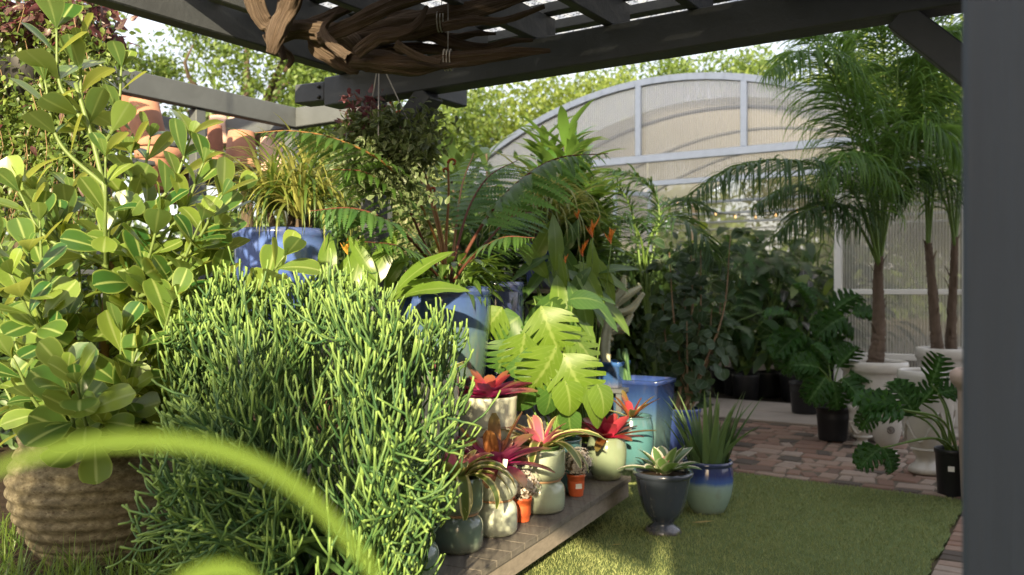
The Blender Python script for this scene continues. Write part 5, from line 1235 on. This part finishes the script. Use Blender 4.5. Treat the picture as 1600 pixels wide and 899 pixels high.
# ================================================================== TALL PLANTS BEHIND THE DISPLAY
M_sch=leafmat('ribbon leaf green',(.036,.115,.016),(.10,.19,.030),.35,.30,tcol=(.35,.48,.05))
T_rib=leaf_T([(0,.2),(.2,.8),(.5,1),(.8,.7),(1,.05)],9,-.8,.25,.20)
def whorl_plant(label,base,shoots,n,L,mat,pm=M_black,name='potted_dracaena',r=.16,h=.34):
    t=thing(name,label,'potted plant',base); base=np.asarray(base,float)
    pot(t,base,[(r*.8,0),(r*.84,.01),(r,h-.03),(r*1.05,h-.025),(r*1.05,h)],pm,thick=.01,soil=.03)
    mb=MB(); st=MB()
    for tip in shoots:
        tip=np.asarray(tip,float); s=base+[rng.normal(0,.04),rng.normal(0,.04),h-.05]; p,r_=smooth_path(np.array([s,(s+tip)/2+rng.normal(0,.05,3),tip]),np.array([.018,.014,.009]),30); st.tubes(p[None],r_[None],7)
        u=rng.uniform(.62,1,n); i=(u*29).astype(int); a=rng.uniform(0,2*PI,n); el=.15+.9*(u-.62)/.38+rng.normal(0,.2,n)
        dd=np.stack([np.cos(a)*np.cos(el),np.sin(a)*np.cos(el),np.sin(el)],-1); mb.inst(T_rib,p[i],dd,[0,0,1],L*rng.uniform(.7,1.15,n))
    mb.build('foliage',mat,t); st.build('stems',M_bark,t); return t
sh=[P(px,py,Y) for px,py,Y in ((880,215,6.7),(850,205,6.9),(905,250,6.8),(925,300,6.6),(845,270,6.9),(925,320,7.1),(885,300,6.9),(890,390,6.9),(830,330,6.4),(870,250,6.3),(880,340,6.4))]
whorl_plant('tall plant with whorls of ribbon leaves in front of the greenhouse arch',[.56,6.95,.0],sh,62,.40,M_sch)
sh=[P(px,py,Y) for px,py,Y in ((720,260,7.3),(760,240,7.6),(690,290,7.4),(700,240,7.7),(790,300,7.5))]
whorl_plant('dark ribbon leaved plant behind the tree fern',[-.25,7.5,.0],sh,40,.40,M_darkleaf)
sh=[P(px,py,Y) for px,py,Y in ((800,350,6.5),(770,370,6.4),(830,330,6.6),(740,340,6.6))]
whorl_plant('leafy dark plant low between fern and small blue pot',[-.1,6.5,.0],sh,40,.34,M_shade)

# ================================================================== PALMS
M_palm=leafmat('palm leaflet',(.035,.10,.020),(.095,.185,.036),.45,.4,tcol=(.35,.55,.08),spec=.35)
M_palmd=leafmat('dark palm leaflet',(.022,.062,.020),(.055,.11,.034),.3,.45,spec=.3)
M_ptrunk=plain('fibrous palm trunk',(.12,.09,.068),.95,.1,.5,14,1.0,stretch=(1,1,.4))
LP=[.5,.9,1,.9,.7,.4,.04]
def palm_frond(par,pts,rad,L,W,mat,n=70,start=.22,droop=1.3,end=.35,spread=.95):
    p,r=smooth_path(np.array(pts),np.array(rad),50); mb=MB(); mb.tubes(p[None],r[None],6); fr=mb.build('frond',M_stemg,par)
    d=nrm(np.gradient(p,axis=0)); u=np.linspace(start,.99,n); i=(u*49).astype(int); tg=d[i]; x=nrm(np.cross(tg,[0,0,1.])+1e-5); mb=MB()
    k=(u-start)/(1-start)
    for s in (-1,1):
        dd=nrm(x*s*spread+tg*(.55+.4*k[:,None])+rng.normal(0,.16,(n,3))+[0,0,.15])
        mb.arcs(p[i],np.arctan2(dd[:,1],dd[:,0]),np.arcsin(np.clip(dd[:,2],-1,1)),1.15*L*np.interp(k,[0,.15,.5,1],[.7,1,1,end])*rng.uniform(.85,1.1,n),droop*rng.uniform(.8,1.6,n),W*.72,9,LP,.35,roll=rng.normal(0,.5,n),pw=1.1)
    mb.build('leaflets',mat,fr); return fr
def palm(label,potbase,r,h,pmat,trunks,kind,fronds,prof=None):
    t=thing('potted_palm',label,'potted palm',potbase); potbase=np.asarray(potbase,float)
    pot(t,potbase,prof or spline_prof([(r*.70,0),(r*.80,h*.2),(r*.90,h*.6),(r*.93,h*.86)],10)+[(r*.96,h*.87),(r,h*.90),(r,h*.97),(r*.97,h)],pmat,thick=.03,soil=.04,seg=56)
    crowns=[]
    for (pts,rd) in trunks:
        p,rr=smooth_path(np.array(pts),np.array(rd),60); mb=MB(); mb.tubes(p[None],rr[None],14); v=mb.v[-1].reshape(60,14,3)
        f=1+.03*np.sin(np.arange(60)*2.1+np.arange(14)[:,None]*.45).T+rng.normal(0,.07,(60,14)); v[:]=p[:,None]+(v-p[:,None])*f[...,None]
        tr=mb.build('trunk',M_ptrunk,t)
        n=9
        for _ in range(n):
            i=rng.integers(18,58,1); a=rng.uniform(0,6.28,1); mb=MB(); mb.inst(leaf_T([1,.9,.6,.3],5,.35,.3,.28),p[i]+np.stack([np.cos(a),np.sin(a),0*a],-1)*rr[i,None]*.85,np.stack([np.cos(a)*.35,np.sin(a)*.35,np.ones(1)],-1),np.stack([np.cos(a),np.sin(a),0*a],-1),rng.uniform(.08,.14,1)); mb.build('leaf_base',M_ptrunk,tr)
        crowns.append(p[-1])
    for (ci,tgt,L,W,mat,n,dr) in fronds:
        c=crowns[ci]; pts=[c-[0,0,.1]]+[np.asarray(q) for q in tgt]
        palm_frond(t,pts,np.linspace(.016,.003,len(pts)),L,W,mat,int(n*1.3),droop=dr)
    return t
w1=P(1377,695,8.0); w1[2]=.035; w1[1]=8.15
c3=lambda px,py,Y: P(px,py,Y)
fr=[(0,[c3(1385,300,8.1),c3(1400,170,8.0),c3(1400,60,7.9),c3(1370,-20,7.7)],.62,.024,M_palm,80,1.5),
(0,[c3(1360,310,8.0),c3(1335,190,7.9),c3(1300,110,7.7),c3(1250,80,7.4),c3(1205,110,7.2)],.60,.024,M_palm,80,1.4),
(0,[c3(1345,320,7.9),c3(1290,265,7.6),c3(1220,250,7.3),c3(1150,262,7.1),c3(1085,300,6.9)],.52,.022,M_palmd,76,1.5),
(0,[c3(1370,300,8.2),c3(1350,210,8.3),c3(1330,150,8.4),c3(1290,130,8.5)],.6,.024,M_palm,60,1.3),
(0,[c3(1395,310,8.),c3(1430,220,7.8),c3(1465,200,7.6),c3(1500,240,7.5)],.6,.024,M_palm,60,1.5),
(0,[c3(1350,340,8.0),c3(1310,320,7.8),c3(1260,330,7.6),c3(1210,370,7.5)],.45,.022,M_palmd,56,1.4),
(0,[c3(1390,280,8.1),c3(1420,150,8.1),c3(1455,70,8.),c3(1500,40,7.9)],.62,.024,M_palm,70,1.5),
]
fr+=[(0,[c3(1350,290,8.),c3(1320,180,7.9),c3(1285,90,7.7),c3(1250,30,7.5)],.62,.024,M_palm,64,2.0),
(0,[c3(1365,320,7.9),c3(1345,260,7.6),c3(1320,240,7.3),c3(1290,290,7.1)],.55,.024,M_palm,50,2.0),
(0,[c3(1385,290,8.2),c3(1415,200,8.3),c3(1450,150,8.4),c3(1490,150,8.5)],.6,.024,M_palm,56,2.0),
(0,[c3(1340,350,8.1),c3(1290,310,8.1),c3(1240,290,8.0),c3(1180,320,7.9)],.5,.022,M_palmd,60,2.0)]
fr+=[(0,[c3(1380,280,8.1),c3(1385,150,8.1),c3(1375,50,8.0),c3(1345,-30,7.9)],.5,.026,M_palm,80,.9),
(0,[c3(1362,290,8.0),c3(1340,170,7.9),c3(1305,80,7.8),c3(1262,45,7.6)],.5,.026,M_palm,80,.9),
(0,[c3(1392,280,8.2),c3(1425,160,8.2),c3(1450,60,8.2),c3(1465,-20,8.1)],.5,.026,M_palm,80,.9),
(0,[c3(1368,300,8.2),c3(1358,180,8.3),c3(1335,90,8.4),c3(1310,20,8.4)],.5,.026,M_palm,70,.9)]
palm('single trunk palm in the wide white round planter by the greenhouse wall',w1,.30,.72,G_palew,
 [([w1+[0,0,.66],P(1373,520,8.15),P(1372,440,8.15),P(1374,400,8.1)],[.080,.062,.046,.036])],0,fr)
w2=P(1470,650,8.3); w2[2]=.035; w2[1]=8.75; w2[0]=P(1475,0,8.75)[0]
fr=[(0,[c3(1450,280,8.6),c3(1435,150,8.5),c3(1405,60,8.3),c3(1350,30,8.1)],.62,.024,M_palm,80,1.5),
(0,[c3(1462,260,8.6),c3(1475,120,8.5),c3(1470,20,8.4),c3(1440,-30,8.3)],.62,.024,M_palm,80,1.5),
(1,[c3(1500,250,8.6),c3(1510,130,8.5),c3(1490,60,8.3),c3(1450,40,8.1)],.6,.024,M_palm,70,1.5),

(1,[c3(1480,300,8.5),c3(1460,210,8.3),c3(1430,180,8.1),c3(1395,210,7.9)],.55,.024,M_palm,60,1.4),
(1,[c3(1505,280,8.7),c3(1520,180,8.8),c3(1540,160,8.9)],.55,.024,M_palm,50,1.4)]
fr+=[(0,[c3(1445,300,8.6),c3(1425,190,8.5),c3(1400,120,8.4),c3(1360,100,8.3)],.6,.024,M_palm,60,2.0),
(1,[c3(1485,280,8.7),c3(1470,160,8.6),c3(1445,100,8.5),c3(1415,90,8.4)],.6,.024,M_palm,60,2.0),
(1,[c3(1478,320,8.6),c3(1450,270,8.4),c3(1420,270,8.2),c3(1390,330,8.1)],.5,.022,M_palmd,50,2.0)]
palm('twin trunk palm in a white planter at the right against the greenhouse wall',w2,.27,.80,G_palew,
 [([w2+[-.06,0,.72],P(1462,520,8.75),P(1455,430,8.7),P(1450,380,8.7)],[.068,.055,.042,.034]),([w2+[.10,.05,.72],P(1486,520,8.8),P(1490,430,8.75),P(1492,370,8.7)],[.062,.05,.038,.03])],0,fr)
# arching palm left of the doorway
b=np.array([1.35,7.9,.03]); t=thing('potted_palm','dark arching palm left of the greenhouse doorway','potted palm',b)
pot(t,b,[(.13,0),(.14,.01),(.165,.33),(.17,.36)],M_black,thick=.01,soil=.03)
for tg in ([(1010,470,7.9),(1015,380,7.8),(1050,340,7.6),(1100,370,7.4),(1118,410,7.3)],[(1005,460,7.9),(990,340,7.9),(960,290,7.8),(915,300,7.7)],[(1012,460,8.),(1030,330,8.1),(1000,280,8.1),(950,265,8.)],[(1010,450,7.9),(1000,370,7.7),(970,340,7.5),(930,350,7.3)],[(1015,450,8.),(1050,400,8.1),(1090,390,8.2),(1130,420,8.2)],[(1010,430,8.),(1025,350,8.2),(1060,310,8.4),(1110,330,8.5)]):
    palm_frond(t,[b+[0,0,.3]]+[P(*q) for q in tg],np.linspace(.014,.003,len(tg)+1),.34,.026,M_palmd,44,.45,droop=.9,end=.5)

# ================================================================== RIGHT: URNS AND PHILODENDRONS
M_phil=leafmat('philodendron leaf',(.020,.085,.014),(.050,.14,.024),.3,.42,spec=.3,rib=(.08,.16,.05))
T_phil=leaf_T([(0,.45),(.06,.95),(.25,1),(.55,.9),(.8,.6),(1,.05)],96,-.8,.12,.95,lambda t: 1-.78*np.where(t<.95,np.abs(np.cos(PI*(t*5.6+.15)))**6,0),.6,cols=3,wave=1.2)
def philo(t,top,leaves,mat=M_phil,T=T_phil):
    for (px,py,L,ang,tl,Y) in leaves:
        p=P(px,py,Y); a=math.radians(ang); d=np.array([math.cos(a),-tl,math.sin(a)]); mb=MB(); mb.inst(T,p[None],d[None],np.array([[.1,-.55,.85]])+rng.normal(0,.2,(1,3)),np.array([.68*L*Y/F])); lf=mb.build('leaf',mat,t)
        s=np.asarray(top)+rng.normal(0,.02,3)*[1,1,0]; mb=MB(); mb.tube([s,(s+p)/2+[(s-p)[0]*.15,0,.08],p],[.010,.008,.006],7,n=12); mb.build('petiole',M_stemg,lf)
def nursery(name,label,b,r,h,cat='potted plant'):
    t=thing(name,label,cat,b); pot(t,b,[(r*.82,0),(r*.84,.008),(r*.97,h-.035),(r*1.0,h-.03),(r*1.03,h-.028),(r*1.03,h)],M_black,thick=.008,soil=.03); return t
b=P(1301,690,8.05); b[2]=.035; t=nursery('potted_philodendron','black nursery pot with feathery deep green leaves at the doorway foot',b,.15,.31)
philo(t,b+[0,0,.28],[(1300,595,70,-80,.5,7.9),(1290,590,75,-135,.5,7.9),(1315,592,70,-40,.5,7.9),(1280,575,70,160,.3,8.),(1310,575,70,60,.2,8.1),(1325,585,60,10,.3,8.),(1295,570,60,110,.2,8.1)])
b=P(1478,780,5.98); b[2]=.012; b[0]=P(1480,0,6.05)[0]; t=nursery('potted_philodendron','black nursery pot with white sticker and sprawling jagged leaves beside the near post',b,.112,.325)
mb=MB(); mb.box(b+[-.055,-.094,.20],(.04,.003,.035),-.5); mb.build('label',M_label,t)
philo(t,b+[0,0,.30],[(1400,640,105,150,.3,5.8),(1410,640,100,165,.35,5.7),(1430,650,95,120,.2,5.9),(1378,700,75,-160,.4,5.7),(1380,700,62,-60,.4,5.7),(1455,600,80,70,.1,6.1),(1465,615,75,20,.2,6.),(1440,630,70,60,.2,6.1),(1368,640,60,-140,.3,6.)])
def urn(label,px,pyb,Y,r,h,swag=False,emblem=False,z=.035):
    b=P(px,pyb,Y); b[2]=z
    t=thing('glazed_urn',label,'urn',b,'white glazed urns by the greenhouse')
    pr=[(r*.62,0),(r*.66,.02*h),(r*.60,.055*h),(r*.40,.10*h),(r*.36,.14*h)]+spline_prof([(r*.44,.17*h),(r*.72,.32*h),(r*.90,.58*h),(r*.94,.84*h)],14)+[(r*.97,.86*h),(r*1.0,.90*h),(r*1.03,.95*h),(r*1.0,h)]
    pot(t,b,pr,G_palew,thick=.025,soil=.05,seg=56)
    prz=np.array(pr)
    def surf(a,z_): rr=np.interp(z_,prz[:,1],prz[:,0])+.006; return b+np.array([rr*math.cos(a),rr*math.sin(a),z_])
    if swag:
        for a0 in (-PI/2-.75,-PI/2+.75,PI-.3,0.3):
            mb=MB(); q=[surf(a0-.7+1.4*k/24,h*(.62-.30*math.sin(PI*k/24))) for k in range(25)]; mb.tube(q,np.array([.009+.004*math.sin(k*2.4) for k in range(25)]),8); mb.build('swag',G_palew,t)
        mb=MB(); n=26; q=[surf(-PI+.2+k*(2.6/26),h*(.24)) for k in range(n)]
        for k in q: mb.lathe(k-[0,0,.011],[(.001,0),(.011,.005),(.013,.012),(.008,.02),(.001,.024)],8)
        mb.build('bead_band',G_palew,t)
    if emblem:
        a=-PI/2-.15; cc=surf(a,h*.60); nx=np.array([math.cos(a),math.sin(a),0]); tx=np.array([-math.sin(a),math.cos(a),0]); mb=MB(); R_=r*.20
        th=np.linspace(0,2*PI,25); mb.tube([cc+nx*.004+tx*R_*math.cos(q)+np.array([0,0,R_*math.sin(q)]) for q in th],.005,6)
        for k in range(3):
            q=PI/2+(k-1)*.75; mb.tube([cc+nx*.004-[0,0,R_*.7],cc+nx*.006+tx*R_*.8*math.cos(q)+np.array([0,0,R_*.75*math.sin(q)])],[.004,.006],6)
        mb.tube([cc+nx*.004-tx*R_*.5-[0,0,R_*.2],cc+nx*.004+tx*R_*.5-[0,0,R_*.2]],.004,6)
        mb.build('emblem',plain('worn emblem',(.14,.12,.10),.6,.3,.3,20),t)
    return t
urn('large white footed urn with garland relief in the front right',1448,748,6.62,.205,.78,swag=True)
urn('small white urn with a round dark emblem',1385,718,7.32,.135,.38,emblem=True)
urn('white urn with a garland half hidden left of the emblem urn',1347,690,7.75,.12,.36,swag=True)
b=np.array([P(1512,0,5.9)[0]+.06,5.75,.012]); t=thing('concrete_urn','weathered pinkish concrete urn cut off by the near post','urn',b)
pot(t,b,spline_prof([(.16,0),(.17,.2),(.18,.5),(.185,.74)],10)+[(.19,.76),(.225,.80),(.235,.84),(.23,.87),(.21,.885)],M_wconc,thick=.03,soil=.06)

# ================================================================== PLANTS INSIDE THE GREENHOUSE
T_fernf=leaf_T([(0,.3),(.15,.9),(.35,1),(.7,.7),(1,.05)],44,-.9,.1,.42,lambda t:.2+.8*(np.abs(((t*15)%1)-.5)*2<.6),.3)
T_broad=leaf_T([(0,.15),(.15,.75),(.4,1),(.75,.7),(1,.03)],9,-.7,.18,.42,cols=1,wave=.3)
M_sil=leafmat('silver veined dark leaf',(.03,.035,.03),(.06,.06,.055),.2,.3,rib=(.28,.28,.25),edge=(.03,.04,.03),edgew=.1)
M_inl=leafmat('pale green greenhouse leaf',(.09,.15,.025),(.16,.23,.05),.4,.35)
def leafy(label,px,pyb,Y,zt,wd,n,L,T,mat,cat='potted plant',name='potted_foliage_plant',z0=.02):
    X=(px-CX)/F*Y; b=np.array([X,Y,z0]); t=thing(name,label,cat,b,'plants inside the greenhouse')
    pot(t,b,[(.14,0),(.15,.01),(.17,.30),(.175,.33)],M_black,thick=.01,soil=.03,seg=24)
    tips=np.stack([X+rng.normal(0,wd,n),Y+rng.normal(0,wd*.7,n),z0+.4+(zt-.4)*rng.uniform(.15,1,n)],-1)
    s=np.repeat((b+[0,0,.3])[None],n,0); mid=s*.5+tips*.5+np.array([0,0,.15]); mid[:,:2]=s[:,:2]*.75+tips[:,:2]*.25
    mb=MB(); mb.tubes(np.stack([s,mid,tips],1),np.tile([[.009,.007,.004]],(n,1)),5); mb.build('stems',M_stemg,t)
    dd=(tips-b)*[1,1,0]; dd=nrm(dd+rng.normal(0,.15,(n,3)))+[0,-.35,-.15]
    mb=MB(); mb.inst(T,tips,dd,np.array([0,-.35,1.]),L*rng.uniform(.7,1.2,n)); mb.build('leaves',mat,t); return t
for args in (('lush fern low behind the dark rounded shrub inside the greenhouse',1085,0,10.9,1.4,.34,50,.42,T_fernf,M_darkleaf),
 ('broad leaved plant low in the middle of the greenhouse doorway',1165,0,10.95,1.15,.26,26,.42,T_broad,M_shade),
 ('feathery fern in the middle of the greenhouse doorway',1200,0,11.3,1.75,.34,50,.46,T_fernf,M_shade),
 ('tall fern high up behind the doorway centre',1230,0,12.0,2.35,.45,60,.50,T_fernf,M_shade),
 ('silver veined dark leaf plant near the right door jamb',1250,0,11.0,1.55,.20,28,.30,T_broad,M_sil),
 ('pale lime leaf plant beside the right door jamb',1290,0,11.2,1.75,.16,14,.40,T_broad,M_inl),
 ('lime green bushy plant high at the back left of the greenhouse',1100,0,12.6,2.3,.40,70,.30,T_broad,M_inl),
 ('dark leafy plant at the back of the greenhouse centre',1160,0,13.0,2.3,.5,80,.40,T_broad,M_shade),
 ('dark fern at the right back of the greenhouse',1300,0,12.3,2.1,.45,60,.46,T_fernf,M_darkleaf),
 ('deep green leafy plant left inside the greenhouse doorway',1050,0,11.6,2.0,.4,70,.34,T_broad,M_shade),
 ('upright banana like leaf plant left of the doorway centre',1130,0,11.8,1.9,.22,18,.60,T_broad,M_shade),
 ('tall dark fern crowding the middle of the doorway',1150,0,11.5,2.15,.45,60,.50,T_fernf,M_shade),
 ('tall deep green leafy plant behind the right door jamb',1265,0,11.6,2.1,.40,70,.36,T_broad,M_darkleaf),
 ('deep green fern clump behind the silver veined plant',1215,0,11.5,1.9,.40,60,.45,T_fernf,M_darkleaf),
 ('dark low foliage plant at the right foot of the doorway',1240,0,10.95,.95,.28,36,.36,T_broad,M_darkleaf)):
    leafy(*args)
b=P(1258,640,9.6); b[2]=.06; t=nursery('potted_philodendron','big split leaf plant with huge drooping leaves in the doorway behind the black pot',b,.17,.34)
philo(t,b+[0,0,.3],[(1262,525,105,-130,.5,9.4),(1255,520,95,-160,.4,9.4),(1268,530,100,-95,.5,9.4),(1285,500,80,-10,.4,9.5),(1320,495,85,-160,.3,9.3),(1330,490,70,10,.3,9.3),(1290,520,85,-60,.5,9.4),(1245,500,80,150,.3,9.5),(1270,490,80,100,.2,9.6),(1300,490,80,50,.2,9.6)])

# ================================================================== GRASSY GROUND COVER, FOREGROUND LEAVES, LITTER
n=5200; X=rng.uniform(-2.1,-.55,n); Y=rng.uniform(1.9,3.7,n); px=X/Y*F+CX
keep=(px>-60)&(((X-RP[0])**2+(Y-RP[1])**2)>.30**2)&((Y<2.95)|(rng.random(n)<.5))&(X<-.62-.35*(Y-1.9)*.55); X,Y=X[keep],Y[keep]; n=len(X)
M_gc=leafmat('fresh grass blade',(.045,.115,.018),(.13,.20,.032),.4,.4,tcol=(.45,.55,.08))
mb=MB(); mb.arcs(np.stack([X,Y,np.full(n,.44)],-1),rng.uniform(0,6.28,n),rng.uniform(.7,1.5,n),rng.uniform(.10,.21,n),rng.uniform(-.3,1.0,n),.0055,6,[.9,1,.9,.7,.4,.05],.4)
tag(mb.build('grass',M_gc,base=(0,0,.44)),'fresh bright grass round the foot of the ribbed stone pot','grass',kind='stuff')
b=np.array([-.10,.72,.0]); M_str=leafmat('strap leaf',(.09,.165,.02),(.12,.20,.028),.45,.4,tcol=(.5,.6,.06),rib=(.25,.33,.06))
t=thing('strap_leaf_plant','blurred yellow green strap leaf arching across the lower left foreground','plant',b)
mb=MB(); Yf=.40
mb.ribbon([b,P(700,2300,.60),P(715,1700,.50),P(695,1300,.44),P(650,1060,.41),P(592,905,Yf),P(540,835,Yf),P(480,772,Yf),P(400,722,Yf),P(300,692,Yf),P(190,688,Yf),P(90,702,Yf),P(-10,735,Yf),P(-120,800,Yf)],.0078,(0,-.35,1.),60,[.3,.3,.35,.5,.8,1,1,1,1,.9,.6,.1],.25)
mb.build('leaf',M_str,t)
mb=MB(); mb.ribbon([b,np.array([-.20,.55,.6]),P(452,1180,.46),P(432,975,.44),P(395,903,.43),P(350,886,.43),P(290,903,.43),P(230,950,.43)],.012,(0,-.5,1.),40,[.3,.3,.3,.4,.7,1,.9,.1],.25); mb.build('leaf',M_str,t)
for a in (2.2,3.6,.4): mb=MB(); mb.arcs(b[None],a,1.2,.6,1.2,.024,12,[.7,1,1,.8,.5,.05],.25); mb.build('leaf',M_str,t)
M_fall=leafmat('fallen dry leaf',(.30,.24,.09),(.45,.36,.14),.2,.6)
for k,(px,py,L,lb) in enumerate(((1082,820,.13,'long dry yellow leaf lying on the turf beside the aloe pot'),(957,855,.05,'small dry leaf on the sunlit turf below the bench'),(1398,860,.02,'tiny pale leaf on the turf near the brick edging'))):
    Y=1350*1.43/(py-CY); p=P(px,py,Y); p[2]=.034
    mb=MB(); mb.inst(leaf_T([.1,.7,1,.6,.05],6,.25,.2,.34),p[None],np.array([[.9,-.3,.03]]),np.array([[0,0,1.]]),np.array([L])); tag(mb.build('fallen_leaf',M_fall,base=p),lb,'fallen leaf')
